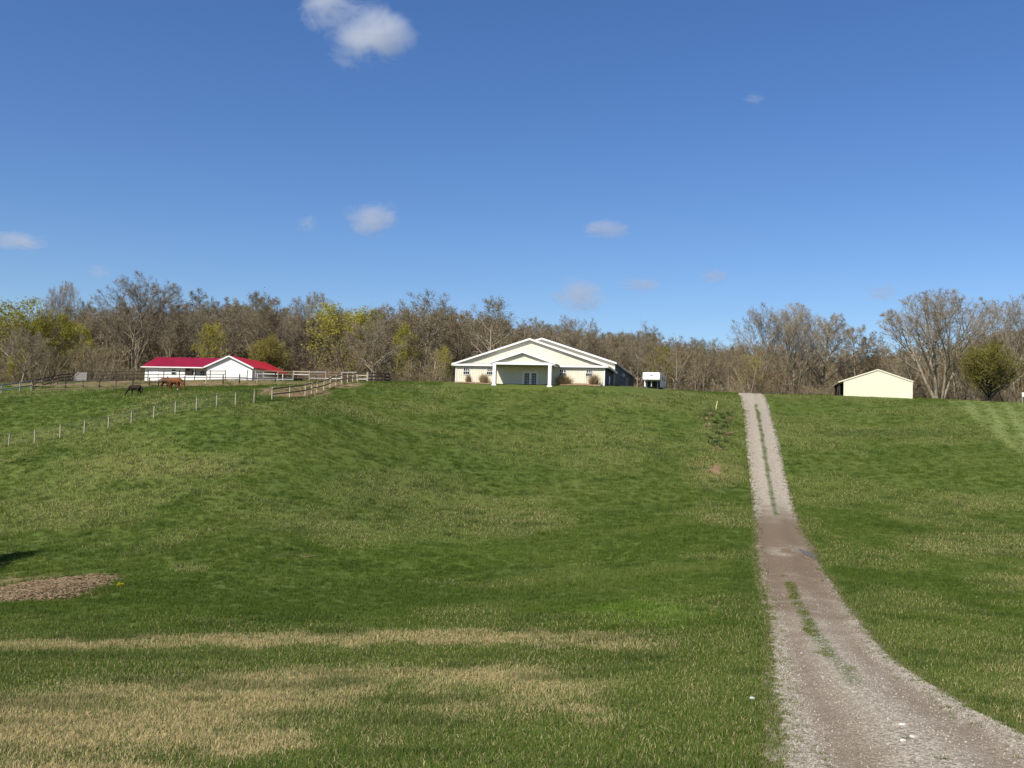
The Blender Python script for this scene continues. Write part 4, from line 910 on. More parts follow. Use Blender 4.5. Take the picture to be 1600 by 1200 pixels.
# ------------------------------------------------------------------ the red-roofed stable
def stable():
    base = P(322, 597, 168); base[2] = h(base[0], base[1]) - .05
    phi = R(12); o = empty('stable', base, -phi)
    tag(o, 'white stable with crimson and red metal roofs beyond the paddock fences', 'stable')
    He, rise, Wg, Dg, Wl, Dl = 2.45, 1.75, 8.1, 13.0, 11.2, 8.6
    f = MB().prism([(0, -.8), (Wg, -.8), (Wg, He), (Wg / 2, He + rise), (0, He)], 0, .15); ribs(f, 0, Wg, 0, 0, lambda x: He + rise * (1 - abs(x - Wg / 2) / (Wg / 2)) - .05, .4, .03, .015); f.build('gable_wall', M['stablewall'], o)
    MB().box(Wg - .15, Wg + .002, .151, Dg, -.8, He).build('side_wall', M['stablewall'], o)
    ov = .4; p_ = rise / (Wg / 2)
    a, b = gable_roof(-ov, Wg + ov, -.35, Dg, He - ov * p_ + .04, (Wg / 2 + ov) * p_, .10)
    a.build('roof', M['redroof'], o); b.build('roof', M['redroof2'], o)  # slopes of one roof; their difference in light is painted as two reds
    for xe, e in ((-ov, 0), (Wg + ov, .003)): MB().bar((xe, -.38 - e, He - ov * p_ + .03), (Wg / 2, -.38 - e, He + rise + .03), .05, .22).build('fascia', M['white'], o)
    # lean-to on the far side continuing the red slope
    lt = MB(); lt.prism([(Wg + ov + .006, He - ov * p_ + .03), (Wg + ov + 3.0, He - ov * p_ - .40), (Wg + ov + 3.0, He - ov * p_ - .32), (Wg + ov + .006, He - ov * p_ + .11)], 4.5, Dg); lt.build('lean_to_roof', M['redroof2'], o)
    for yy in (4.7, 8.5, Dg - .2): MB().box(Wg + ov + 2.75, Wg + ov + 2.87, yy - .06, yy + .06, -.8, He - ov * p_ - .38).build('lean_to_post', M['white'], o)
    MB().box(Wg + .2, Wg + ov + 2.9, Dg - .1, Dg - .02, -.8, He - .75).build('lean_to_wall', M['dark'], o)  # dark colour stands for the shade under the lean-to roof
    # long wing, eave to the front
    xr = -3.9                                # recess begins
    f = MB().box(-Wl, xr, 0, .15, -.8, He - .02); ribs(f, -Wl, xr, 0, 0, lambda x: He - .05, .4, .03, .015); f.build('front_wall', M['stablewall'], o)
    MB().box(-Wl, -Wl + .15, .151, Dl, -.8, He - .02).build('end_wall', M['stablewall'], o)
    MB().box(xr + .002, -.002, 1.6, 1.75, -.8, He - .02).build('recess_wall', M['stablewall'], o)
    MB().box(xr + .004, -.004, 0.0, .12, -.8, .95).build('half_wall', M['stablewall'], o)
    MB().box(xr + 1.6, xr + 1.72, .02, .14, .951, He - .1).build('porch_post', M['white'], o)
    for x in (xr + .75, xr + 2.3, xr + 3.3):
        w = window(o, x, 1.58, 1.05, .8, .85, 2, 2)
    pl = rise / (Dl / 2); e = .45
    rf = MB()
    yr = Dl / 2
    rf.add([(-Wl - .5, -e, He - e * pl + .05), (-ov - .01, -e, He - e * pl + .05), (Wg / 2 - .01, yr, He + rise + .07), (-Wl - .5, yr, He + rise + .07),
            (-Wl - .5, -e, He - e * pl - .05), (-ov - .01, -e, He - e * pl - .05), (Wg / 2 - .01, yr, He + rise - .03), (-Wl - .5, yr, He + rise - .03)],
           [(0, 1, 2, 3), (4, 7, 6, 5), (0, 4, 5, 1), (1, 5, 6, 2), (2, 6, 7, 3), (3, 7, 4, 0)])
    fr_ = rf.build('front_roof', M['redroof'], o)
    rb = MB(); x = -Wl
    while x < -ov:
        rb.bar((x, -e, He - e * pl + .06), (x, yr, He + rise + .08), .04, .05); x += .45
    rb.build('standing_seam', M['redroof'], fr_)
    MB().add([(-Wl - .5, yr + .01, He + rise + .07), (Wg / 2 - .5, yr + .01, He + rise + .07), (Wg / 2 - .5, Dl + e, He - e * pl), (-Wl - .5, Dl + e, He - e * pl), (-Wl - .5, yr + .01, He + rise - .03), (Wg / 2 - .5, yr + .01, He + rise - .03), (Wg / 2 - .5, Dl + e, He - e * pl - .1), (-Wl - .5, Dl + e, He - e * pl - .1)],
             [(0, 1, 2, 3), (4, 7, 6, 5), (0, 4, 5, 1), (1, 5, 6, 2), (2, 6, 7, 3), (3, 7, 4, 0)]).build('back_roof', M['redroof'], o)
    MB().box(-Wl - .52, -ov - .02, -e - .10, -e - .005, He - e * pl - .10, He - e * pl + .06).build('gutter', M['white'], o)
    MB().prism([(0, He - .02), (Dl, He - .02), (yr, He + rise - .06)], 0, .1)
    ge = MB(); ge.add([(-Wl, 0, He - .02), (-Wl, Dl, He - .02), (-Wl, yr, He + rise - .04), (-Wl + .1, 0, He - .02), (-Wl + .1, Dl, He - .02), (-Wl + .1, yr, He + rise - .04)], [(0, 1, 2), (3, 5, 4), (0, 3, 4, 1), (1, 4, 5, 2), (2, 5, 3, 0)]); ge.build('end_gable', M['stablewall'], o)
    window(o, -5.9, -.02, 1.15, .8, .75, 1, 2)
    dr = MB().box(-9.6, -8.7, -.05, -.003, -.2, 2.05).build('door', M['white'], o); MB().box(-8.86, -8.78, -.1, -.05, .9, 1.0).build('handle', M['steel'], dr)
    return o
stable()

# ------------------------------------------------------------------ the pale shed
def shed():
    base = P(1371.5, 622, 147.5); base[2] = h(base[0], base[1]) - .08
    o = empty('shed', base, R(-13)); tag(o, 'pale yellow gable-ended metal shed with open dark lean-to', 'shed')
    Wd, He, rise, D = 9.35, 2.40, 1.62, 9.0
    x0, x1 = -Wd / 2, Wd / 2
    f = MB().prism([(x0, -.8), (x1, -.8), (x1, He), (0, He + rise), (x0, He)], 0, .12); ribs(f, x0, x1, 0, -.1, lambda x: He + rise * (1 - abs(x) / x1) - .04, .38, .07, .042); f.build('front_wall', M['shed'], o)
    for x in (x0, x1): MB().box(x - .05, x + .05, -.045, .06, -.5, He - .02).build('corner_trim', M['shed'], o)
    MB().box(x1 - .1, x1 + .002, .121, D, -.8, He).build('side_wall', M['shed'], o)
    MB().prism([(x0 - .62, -.8), (x1, -.8), (x1, He), (0, He + rise), (x0, He), (x0 - .62, He - .22)], D, D + .1).build('back_wall', M['dark'], o)  # wall coloured dark for the shade inside the lean-to
    MB().box(x0 - .58, x0 - .05, D - 4.6, D - 4.5, -.8, He - .42).build('partition', M['dark'], o)  # added dark panel, paints the shade seen through the open side
    p_ = rise / x1
    MB().prism([(x0 - .78, He - .78 * p_ + .02), (-.004, He + rise + .02), (-.004, He + rise + .10), (x0 - .78, He - .78 * p_ + .10)], -.05, D + .2).build('roof', M['shed'], o)
    MB().prism([(.004, He + rise + .02), (x1 + .12, He - .12 * p_ + .02), (x1 + .12, He - .12 * p_ + .10), (.004, He + rise + .10)], -.05, D + .2).build('roof', M['shed'], o)
    for xa, e in ((x0 - .78, 0), (x1 + .12, .003)): MB().bar((xa, -.085 - e, He + rise - abs(xa) * p_ + .05), (0, -.085 - e, He + rise + .05), .04, .16).build('fascia', M['shed'], o)
    for yy in (.35, 4.2, D - .3): MB().box(x0 - .62, x0 - .50, yy - .07, yy + .07, -.8, He - .95 * p_).build('post', M['wood_dark'], o)
    MB().bar((x0 - 1.05, .4, -.4), (x0 - .66, .42, He - .75), .12, .10).build('brace', M['wood_dark'], o)
shed()

# ------------------------------------------------------------------ horse trailer
def trailer():
    g = on_ground(1017, 149); g[2] = P(1017, 610, 149)[2] + .0
    g[2] = max(g[2], h(g[0], g[1]))
    o = empty('horse_trailer', g, R(-14)); o.scale = (1.06,) * 3; tag(o, 'white gooseneck horse trailer parked at the end of the cream barn', 'trailer')
    W_ = 2.4
    b = MB().box(-W_ / 2, W_ / 2, 2.2, 8.4, .55, 2.55); body = b.build('body', M['trailer'], o, bevel=.12)
    n_ = MB(); n_.add([(-W_ / 2, 0, 1.45), (W_ / 2, 0, 1.45), (W_ / 2, 2.25, 1.40), (-W_ / 2, 2.25, 1.40), (-W_ / 2, .18, 2.5), (W_ / 2, .18, 2.5), (W_ / 2, 2.25, 2.548), (-W_ / 2, 2.25, 2.548)],
                      [(0, 3, 2, 1), (4, 5, 6, 7), (0, 1, 5, 4), (1, 2, 6, 5), (2, 3, 7, 6), (3, 0, 4, 7)])
    n_.build('nose', M['trailer'], o, bevel=.13)
    MB().box(-1.0, 1.0, 2.14, 2.197, .6, 1.38).build('front_panel', M['dark'], o)  # dark sheet painting the shade of the recess below the nose
    MB().tube([(0, .55, 1.44), (0, .55, .55)], [.08, .08], 8).build('gooseneck_coupler', M['board_white'], o)
    for x in (-.75, .75): MB().box(x - .06, x + .06, 1.5, 1.62, .0, 1.40).build('landing_jack', M['steel'], o)
    for x in (-1.05, 1.05):
        for y in (5.2, 6.15):
            w = MB().tube([(x - .11, y, .37), (x + .11, y, .37)], [.37, .37], 18).build('wheel', M['rubber'], o); MB().tube([(x - .12, y, .37), (x + .12, y, .37)], [.2, .2], 12).build('rim', M['steel'], w)
    for y in (3.4, 4.6, 6.6): MB().box(W_ / 2 - .01, W_ / 2 + .012, y - .35, y + .35, 1.65, 2.1).build('window', M['glass'], o)
    MB().box(W_ / 2 + .0, W_ / 2 + .22, 4.7, 6.7, .78, .84).build('fender', M['steel'], o); MB().box(-W_ / 2 - .22, -W_ / 2, 4.7, 6.7, .78, .84).build('fender', M['steel'], o)
    MB().box(-.22, .22, -.015 + .06, .075, 2.0, 2.12).build('badge', M['wood_grey'], o)
    MB().box(-W_ / 2 + .05, W_ / 2 - .05, 2.3, 8.3, .44, .54).build('chassis', M['rubber'], o)
trailer()

# ------------------------------------------------------------------ fences
def fence(name, label, pts, hgt, rails, post_m, rail_m, pw=.12, rw=.04, rt_=.14, cat='fence', wires=None, wire_m='wire', skip=()):
    """pts: list of ground points; rails: heights; each post and each board its own part"""
    o = empty(name, pts[0]); o0 = np.array(pts[0]); tag(o, label, cat)
    tops = []
    for i, g in enumerate(pts):
        q = np.array(g) - o0; hh = hgt + random.uniform(-.04, .06); lx, ly = random.uniform(-.03, .03), random.uniform(-.03, .03)
        pm = post_m[i % len(post_m)] if isinstance(post_m, list) else post_m
        mb = MB(); mb.tube([q + (0, 0, -.4), q + (lx * .5, ly * .5, hh * .5), q + (lx, ly, hh)], [pw / 2 * 1.05, pw / 2, pw / 2 * .95], 7); mb.build('post', M[pm], o)
    for i in range(len(pts) - 1):
        a = np.array(pts[i]) - o0; b = np.array(pts[i + 1]) - o0; d = norm(b - a); nrm = norm(np.array([d[1], -d[0], 0])); 
        if nrm[1] > 0: nrm = -nrm
        for j, rh in enumerate(rails):
            if (i, j) in skip: continue
            rm = rail_m[(i * len(rails) + j) % len(rail_m)] if isinstance(rail_m, list) else rail_m
            da, db = random.uniform(-.03, .03), random.uniform(-.03, .03)
            MB().bar(a + nrm * (pw / 2 + .01) + (0, 0, rh + da) + d * .01, b + nrm * (pw / 2 + .01) + (0, 0, rh + db) - d * .01, rw, rt_).build('rail', M[rm], o)
    for wh, wr, wm in (wires or []):
        mb = MB(); pp = []
        for i in range(len(pts) - 1):
            a = np.array(pts[i]) - o0; b = np.array(pts[i + 1]) - o0
            for t in (0, .33, .66): pp.append(a * (1 - t) + b * t + np.array([0, -.07, wh - .03 * (t > 0)]))
        pp.append(np.array(pts[-1]) - o0 + np.array([0, -.07, wh])); mb.tube(pp, [wr] * len(pp), 4); mb.build('wire', M[wm], o)
    return o
G = lambda u, d: on_ground(u, d)
fence('wire_fence', 'wire fence on pale round posts running down the pasture', [G(u, d) for u, d in zip([-28, 14, 54, 94, 131.5, 169, 205, 240, 274, 307, 338.5, 368, 397, 425], [98.5, 98, 97.5, 97, 96.5, 96, 96, 96, 96, 96, 96.3, 97, 98, 100])], 1.25, [], 'wood_pale', 'wood_brown', .13,
      wires=[(1.2, .018, 'wire_dark'), (.95, .006, 'wire'), (.7, .006, 'wire'), (.45, .006, 'wire'), (.2, .006, 'wire')])
bp = [(425, 100), (452.5, 104), (477, 108.5), (487, 112), (495.5, 115.5), (506, 119.5), (516, 123.5), (525, 127.5), (534, 131), (543, 135), (551, 139), (559, 143)]
fence('board_fence', 'brown board fence climbing beside the bare dirt to the arena', [G(u, d) for u, d in bp], 1.28, [1.18, .62], 'wood_pale', 'wood_brown', .15, .04, .13)
fence('paddock_fence', 'pale grey two-rail fence behind the horse pasture corner', [G(u, d) for u, d in ((-26, 123), (2, 125), (31, 128), (49, 130))], 1.3, [1.15, .62], 'wood_grey', ['wood_grey', 'wood_grey', 'wood_grey', 'board_white'], .16, .04, .15)
fence('paddock_fence', 'dark three-rail board fence directly behind the grazing horses', [G(u, d) for u, d in ((52.5, 130), (82, 129.5), (102, 129), (129, 128.5), (155, 128), (181, 127.8), (207, 128), (233, 129), (261, 130.5), (288, 132))], 1.25, [1.05, .62, .12], ['wood_dark', 'wood_brown'], ['wood_dark', 'wood_brown', 'wood_brown'], .17, .04, .13, skip={(6, 0), (7, 0), (8, 0), (8, 2)})
fence('paddock_fence', 'weathered rail fence with dark posts before the stable gable', [G(u, d) for u, d in ((322, 135), (348.5, 136.5), (374, 138), (402, 140), (430, 142))], 1.2, [.6], ['wood_pale', 'wood_dark', 'wood_dark'], ['wood_pale', 'wood_pale', 'wood_grey'], .17, .04, .14)
fence('paddock_fence', 'dark receding board fence leading up to the small grey gate', [G(u, d) for u, d in ((54, 131), (66, 134), (79, 138), (90, 142), (101, 146), (112, 150))], 1.3, [1.2, .8, .35], 'wood_brown', 'wood_dark', .15, .04, .16)
fence('paddock_fence', 'dark tall rail fence running in front of the white stable', [G(u, d) for u, d in ((134, 151), (157, 151.5), (181, 152), (206, 152.5), (231, 153), (255.5, 153.5), (280, 154), (304, 154.5), (328, 155), (352, 155.5), (386, 156.5))], 1.55, [1.4, .92, .42], ['wood_dark', 'wood_brown'], ['wood_dark', 'wood_dark', 'wood_dark'], .13, .04, .10, skip={(9, 0), (9, 1)})
fence('arena_fence', 'riding arena fence with mixed white and weathered boards', [G(u, d) for u, d in ((399, 156), (411, 155.5), (434, 155), (458, 154), (483, 153.5), (509, 153), (533, 152.5), (557, 152), (573, 151.5))], 1.5, [1.42, 1.0, .45], 'wood_pale',
      ['wood_brown', 'wood_grey', 'wood_brown', 'wood_brown', 'board_white', 'wood_grey', 'wood_brown', 'wood_brown', 'wood_dark', 'wood_pale', 'board_white', 'wood_dark', 'wood_grey'], .15, .04, .13)
fence('arena_fence', 'dark board pen at the wood end of the riding arena', [G(u, d) for u, d in ((574.5, 150), (590, 150.5), (601, 151), (608, 152))], 1.45, [1.3, .85, .35], ['wood_pale', 'wood_dark', 'wood_dark', 'wood_dark'], 'wood_dark', .18, .04, .22)
g = G(458, 148)
fence('arena_fence', 'low white ground rail in front of the riding arena', [G(u, d) for u, d in ((398, 146), (428, 147), (458, 148))], .5, [.28], 'wood_grey', ['wood_grey', 'board_white'], .12, .05, .16)
fence('back_fence', 'thin wire fence along the wood beyond the driveway top', [G(u, d) for u, d in [(1000 + 45 * i, 163 + .3 * i) for i in range(14)]], 2.35, [], 'wood_brown', 'wood_brown', .09, wires=[(2.25, .022, 'wire'), (1.5, .016, 'wire'), (1.1, .016, 'wire')])
# small grey gate
g = on_ground(123.5, 150.2); o = empty('field_gate', g, R(4)); tag(o, 'small grey slatted gate with sloping top in the paddock corner', 'gate')
for i in range(5):
    x0 = -.92 + i * .0; z0 = .1 + i * .27; xl = -.95 + max(0, (i - 1)) * .2
    MB().box(xl, .92, -.03, .03, z0, z0 + .2).build('slat', M['wood_grey'], o)
MB().bar((-.98, -.06, .45), (-.1, -.06, 1.5), .05, .12).build('brace', M['wood_grey'], o)
for x in (-.98, .98): MB().box(x - .06, x + .06, -.06, .06, -.4, .5 if x < 0 else 1.5).build('post', M['wood_grey'], o)

# ------------------------------------------------------------------ horses
def horse(name, label, u, d, heading, coat, mane, size=1.0, spread_=.0, socks=None, neck=-1):
    g = on_ground(u, d)
    mb = MB()
    body = [(-.78, 1.12, .10), (-.72, 1.14, .22), (-.55, 1.16, .30), (-.25, 1.12, .325), (.1, 1.10, .33), (.4, 1.12, .31), (.62, 1.16, .25), (.74, 1.17, .14)]
    n_ = 12; V = []
    for x, z, r in body:
        for j in range(n_):
            t = 2 * math.pi * j / n_; V.append((x, r * .84 * math.cos(t), z + r * math.sin(t) * (1.05 if x < .2 else 1.1)))
    Fc = [(i * n_ + j, i * n_ + (j + 1) % n_, (i + 1) * n_ + (j + 1) % n_, (i + 1) * n_ + j) for i in range(len(body) - 1) for j in range(n_)] + [tuple(range(n_))[::-1], tuple((len(body) - 1) * n_ + j for j in range(n_))]
    mb.add(V, Fc)
    mb.tube([(.5, 0, 1.22), (.72, 0, 1.12), (.92, 0, .88), (1.08, 0, .66), (1.16, 0, .55)], [.27, .24, .17, .135, .12], 10)     # grazing neck
    mb.tube([(1.08, 0, .64), (1.20, 0, .52), (1.30, 0, .30), (1.37, 0, .12), (1.385, 0, .05)], [.10, .145, .105, .075, .055], 10)  # head
    for y in (-.06, .06): mb.tube([(1.09, y, .66), (1.02, y * 1.5, .78)], [.04, .012], 6)                                          # ears
    for y, dx in ((-.15, .0), (.15, -.14 + spread_)):     # front legs
        mb.tube([(.50 + dx * .2, y, 1.0), (.50 + dx * .5, y, .72), (.50 + dx * .8, y, .44), (.50 + dx, y, .14), (.53 + dx, y, .09), (.55 + dx, y, .0)], [.15, .095, .062, .042, .052, .068], 8)
    for y, dx in ((-.15, .0), (.15, .16 - spread_)):      # hind legs: stifle forward, hock backward
        mb.tube([(-.55, y, 1.1), (-.48 + dx * .3, y, .80), (-.68 + dx * .7, y, .50), (-.62 + dx, y, .16), (-.59 + dx, y, .09), (-.57 + dx, y, .0)], [.22, .145, .075, .045, .054, .068], 8)
    ob = mb.build('body', M[coat]); rm = ob.modifiers.new('r', 'REMESH'); rm.mode = 'VOXEL'; rm.voxel_size = .032; sm = ob.modifiers.new('s', 'SMOOTH'); sm.iterations = 3; sm.factor = .5
    dg = bpy.context.evaluated_depsgraph_get(); me = bpy.data.meshes.new_from_object(ob.evaluated_get(dg)); me.materials.clear(); me.materials.append(M[coat]); me.polygons.foreach_set('use_smooth', [True] * len(me.polygons))
    bpy.data.objects.remove(ob)
    o = empty(name, (g[0], g[1], g[2] + .02), heading); o.scale = (size,) * 3; tag(o, label, 'horse', 'horses grazing in the pasture')
    link(bpy.data.objects.new('body', me), o)
    MB().tube([(-.76, 0, 1.26), (-.90, 0, 1.12), (-.95, 0, .8), (-.93, 0, .42)], [.05, .07, .085, .03], 8).build('tail', M[mane], o, smooth=True)
    mm = MB(); mm.add([(.60, .02, 1.50), (.90, .03, 1.10), (1.10, .03, .78), (1.00, .14, .66), (.78, .20, .92), (.56, .16, 1.22), (.60, -.02, 1.50), (.90, -.02, 1.10), (1.10, -.02, .78)], [(0, 1, 4, 5), (1, 2, 3, 4), (6, 7, 1, 0), (7, 8, 2, 1)]); mm.build('mane', M[mane], o)
    if socks:
        for sx, sy in socks: MB().tube([(sx, sy, .20), (sx + .0, sy, .08)], [.055, .066], 8).build('sock', M['board_white'], o)
horse('horse', 'dark brown horse grazing apart in the pasture near the wire fence', 211, 113, R(172), 'darkhorse', 'mane_dark', .86)
horse('horse', 'bright chestnut horse with head down, in front of its companion', 273, 115.5, R(-20), 'chestnut', 'mane_brown', 1.0, .05, socks=[(.5, -.15)])
horse('horse', 'darker brown horse half hidden behind the bright chestnut one', 260, 118.0, R(12), 'chestnut2', 'mane_dark', .95)

# ------------------------------------------------------------------ small things
# marker stake beside the driveway
g = on_ground(1118, 126); zt = P(1121, 627.5, 126)
o = empty('marker_stake', g); tag(o, 'pale yellow marker stake leaning on the slope beside the driveway', 'stake')
q = zt - g; MB().tube([(0, 0, -.3), q * .5, q], [.055, .052, .05], 8).build('pole', M['stake'], o); MB().tube([q, q + (0.002, 0, .05)], [.056, .045], 8).build('cap', M['stake'], o)
# mulch bed
def mulch_bed():
    cu, cv = 62, 922; c = P(cu, cv, 47.0); c = on_ground(cu, 47.2)
    V = []; Fc = []; nr, na = 10, 48; V.append((0, 0, .34 + c[2]))
    for i in range(1, nr + 1):
        for j in range(na):
            a = 2 * math.pi * j / na; rr = i / nr * (1 + .16 * math.sin(3 * a + .5) + .10 * math.sin(5 * a + 1) + .06 * math.sin(11 * a)); x = 2.9 * rr * math.cos(a); y = 3.9 * rr * math.sin(a)
            V.append((x, y, 0))
    V = np.array(V); gz = H(V[:, 0] + c[0], V[:, 1] + c[1]); rr = np.sqrt((V[:, 0] / 2.9) ** 2 + (V[:, 1] / 3.9) ** 2)
    V[:, 2] = gz + .20 * np.clip(1 - rr ** 2, 0, 1) + .02 - .10 * (rr > .97) + .08 * (fbm(V[:, 0], V[:, 1], .7, 5) - .5)
    for j in range(na): Fc.append((0, 1 + j, 1 + (j + 1) % na, 0))
    me = bpy.data.meshes.new('mulch_bed'); f = [(0, 1 + j, 1 + (j + 1) % na) for j in range(na)]
    for i in range(nr - 1):
        for j in range(na): a = 1 + i * na + j; b = 1 + i * na + (j + 1) % na; f.append((a, a + na, b + na, b))
    me.from_pydata([(p[0], p[1], p[2] - c[2]) for p in V], [], f); me.polygons.foreach_set('use_smooth', [True] * len(f)); me.materials.append(simple('mulch', (.20, .135, .08, 1), .95, .45, 5, .03))
    o = link(bpy.data.objects.new('mulch_bed', me)); o.location = c; tag(o, kind='structure')
    # litter
    r = np.random.default_rng(5); V2 = []; F2 = []
    for i in range(9000):
        a = r.uniform(0, 6.28); q = math.sqrt(r.uniform()) * 1.02 + abs(r.normal(0, .10)); x = 2.9 * q * math.cos(a) + c[0]; y = 3.9 * q * math.sin(a) + c[1]; V2.append((x, y, q))
    V2 = np.array(V2); gz = H(V2[:, 0], V2[:, 1]) + .20 * np.clip(1 - V2[:, 2] ** 2, 0, 1) + .04 + .07 * r.random(len(V2))
    VV = []; FF = []
    for (x, y, q), z in zip(V2, gz):
        a = r.uniform(0, 6.28); l_ = r.uniform(.05, .22); w_ = r.uniform(.008, .03); t = r.uniform(-.3, .5); b = len(VV); dx, dy = math.cos(a) * l_ / 2, math.sin(a) * l_ / 2; wx, wy = -math.sin(a) * w_, math.cos(a) * w_
        VV += [(x - dx - wx, y - dy - wy, z - t * l_ * .3), (x + dx - wx, y + dy - wy, z + t * l_ * .5), (x + dx + wx, y + dy + wy, z + t * l_ * .5 + .01), (x - dx + wx, y - dy + wy, z - t * l_ * .3 + .01)]; FF.append((b, b + 1, b + 2, b + 3))
    o = link(bpy.data.objects.new('mulch_litter', proto('mulch_litter', VV, FF, [M['mulch']]))); tag(o, kind='stuff')
mulch_bed()
def leaf_plant(name, label, cat, g, nl, rad, hh, sz, mat, seed, group=None, stem=None):
    r = np.random.default_rng(seed); V = []; Fc = []; S = MB()
    for s in range(max(3, nl // 14)):
        a = r.uniform(0, 6.28); e = rad * r.uniform(.2, 1); tip = np.array([math.cos(a) * e, math.sin(a) * e, hh * r.uniform(.5, 1)]); S.tube([(0, 0, -.1), tip * (.35, .35, .55), tip], [.012, .008, .004], 4)
        for _ in range(14):
            t = r.uniform(.25, 1.05); q = tip * t + r.normal(0, .05, 3); a1 = norm(r.normal(0, 1, 3)); c1 = norm(np.cross(a1, r.normal(0, 1, 3))); z_ = sz * r.uniform(.6, 1.3); b = len(V)
            V += [q - a1 * z_, q + c1 * z_ * .45, q + a1 * z_, q - c1 * z_ * .45]; Fc.append((b, b + 1, b + 2, b + 3))
    o = empty(name, g); tag(o, label, cat, group); S.build('stem', M['weed'] if stem is None else M[stem], o); link(bpy.data.objects.new('foliage', proto('foliage', V, Fc, [M[mat]])), o); return o
g = on_ground(187, 47.3); leaf_plant('flower_clump', 'low clump of yellow flowers at the tip of the mulch bed', 'flowers', g, 150, .32, .26, .045, 'yellowflower', 3)
for i, (u, d) in enumerate([(1110, 122), (1128, 121), (1118, 118), (1135, 116), (1106, 116), (1124, 112.5), (1131, 109), (1118, 107), (1126, 105.5), (1112, 124), (1138, 124), (1122, 115), (1104, 119), (1133, 118.5), (1127, 123), (1115, 110), (1136, 112.5), (1108, 108), (1130, 106), (1121, 108.5), (1142, 120.5), (1099, 121)]):
    g = on_ground(u, d); leaf_plant('weed_clump', 'dark leafy weed clump in the rough gully between stake and reddish soil', 'weeds', g, 130, 1.0, .34, .085, 'weed' if i % 4 else 'straw', 40 + i, 'weeds in the gully')
# fallen dry branch on the slope
g = on_ground(468, 55.2); o = empty('fallen_branch', g); tag(o, 'dry fallen branch lying in the green pasture', 'branch')
mb = MB(); r = random.Random(4); pts = []
for i in range(9):
    x = -1.15 + i * .27; pts.append((x, r.uniform(-.12, .12), h(g[0] + x, g[1]) - g[2] + .10 + r.uniform(-.02, .06)))
mb.tube(pts, [.008 + .002 * i for i in range(9)], 6); mb.build('limb', M['wood_brown'], o, smooth=True)
for i in range(1, 8):
    p_ = np.array(pts[i]); q = p_ + (r.uniform(-.3, .2), r.uniform(-.3, .3), r.uniform(.05, .32)); MB().tube([p_, (p_ + q) / 2 + (0, 0, .04), q], [.009, .007, .004], 5).build('twig', M['wood_brown'], o)
# larger pale stones on and beside the driveway
for i, (u, v, s, lb) in enumerate([(1410, 1142, .045, 'pale stone on the driveway, farthest of three lying close together'), (1425, 1162, .042, 'pale angular stone on the driveway beside the grass tuft'), (1411, 1167, .032, 'small pale stone touching the grass tuft on the driveway'),
                                   (1175, 1098, .036, 'flat pale stone lying in the grass beside the driveway')]):
    best = min(np.arange(9, 25, .05), key=lambda d: abs(pix(*[np.array(c_) for c_ in on_ground(u, d)])[1] - v))
    g = on_ground(u, best); bm = bmesh.new(); bmesh.ops.create_icosphere(bm, subdivisions=2, radius=1); rr = random.Random(i)
    for v_ in bm.verts: v_.co = Vector((v_.co.x * s * 1.3, v_.co.y * s, v_.co.z * s * .7)) * rr.uniform(.85, 1.12)
    me = bpy.data.meshes.new('stone'); bm.to_mesh(me); bm.free(); me.materials.append(M['board_white']); o = link(bpy.data.objects.new('stone', me)); o.location = (g[0], g[1], g[2] + .075); tag(o, lb, 'stone', 'pale stones by the driveway')
for i, (u, v) in enumerate([(1418, 1164), (1470, 1197)]):
    best = min(np.arange(9, 25, .05), key=lambda d: abs(pix(*[np.array(c_) for c_ in on_ground(u, d)])[1] - v))
    g = on_ground(u, best); t = tuft('grass_clump', 70, .07, .03, .08, .008, 1.0, M['weed'], 400 + i); t.name = 'grass_clump'; link(t); t.location = (g[0], g[1], g[2] + .05)
    tag(t, ['dark grass tuft among pale stones on the driveway', 'dark grass tuft at the near end of the driveway'][i], 'grass tuft')
# white sign board at the frame edge
g = on_ground(1600, 150); o = empty('sign_board', g); tag(o, 'white board standing at the edge of the mown field', 'sign')
zb = P(1600, 620, 150)[2] - g[2]; zt = P(1600, 613, 150)[2] - g[2]
MB().box(-.28, .6, -.03, .03, zb, zt).build('board', M['white'], o)
for x in (-.2, .5): MB().box(x - .05, x + .05, .031, .13, -.3, zt - .02).build('post', M['wood_grey'], o)
# the tree whose shadow lies across the slope
g = np.array([-33.0, 54.8, h(-33.0, 54.8)]); tr_, cr_, top, wd = PROTO['round'][0]
o = empty('leafing_tree', g, 1.0); o.scale = (6.2 / top, 6.2 / top, 9.0 / top); tag(o, 'larger leafing tree beside the mulch bed, throwing its shadow over the grass', 'tree')
link(bpy.data.objects.new('trunk', tr_), o); link(bpy.data.objects.new('crown', cr_), o)
g = np.array([-32.6, 51.0, h(-32.6, 51.0)]); o = empty('leafing_tree', g, 2.4); o.scale = (5.2 / top, 5.2 / top, 8.6 / top); tag(o, 'smaller of the two leafing trees that shade the slope beside the mulch bed', 'tree')
link(bpy.data.objects.new('trunk', tr_), o); link(bpy.data.objects.new('crown', cr_), o)

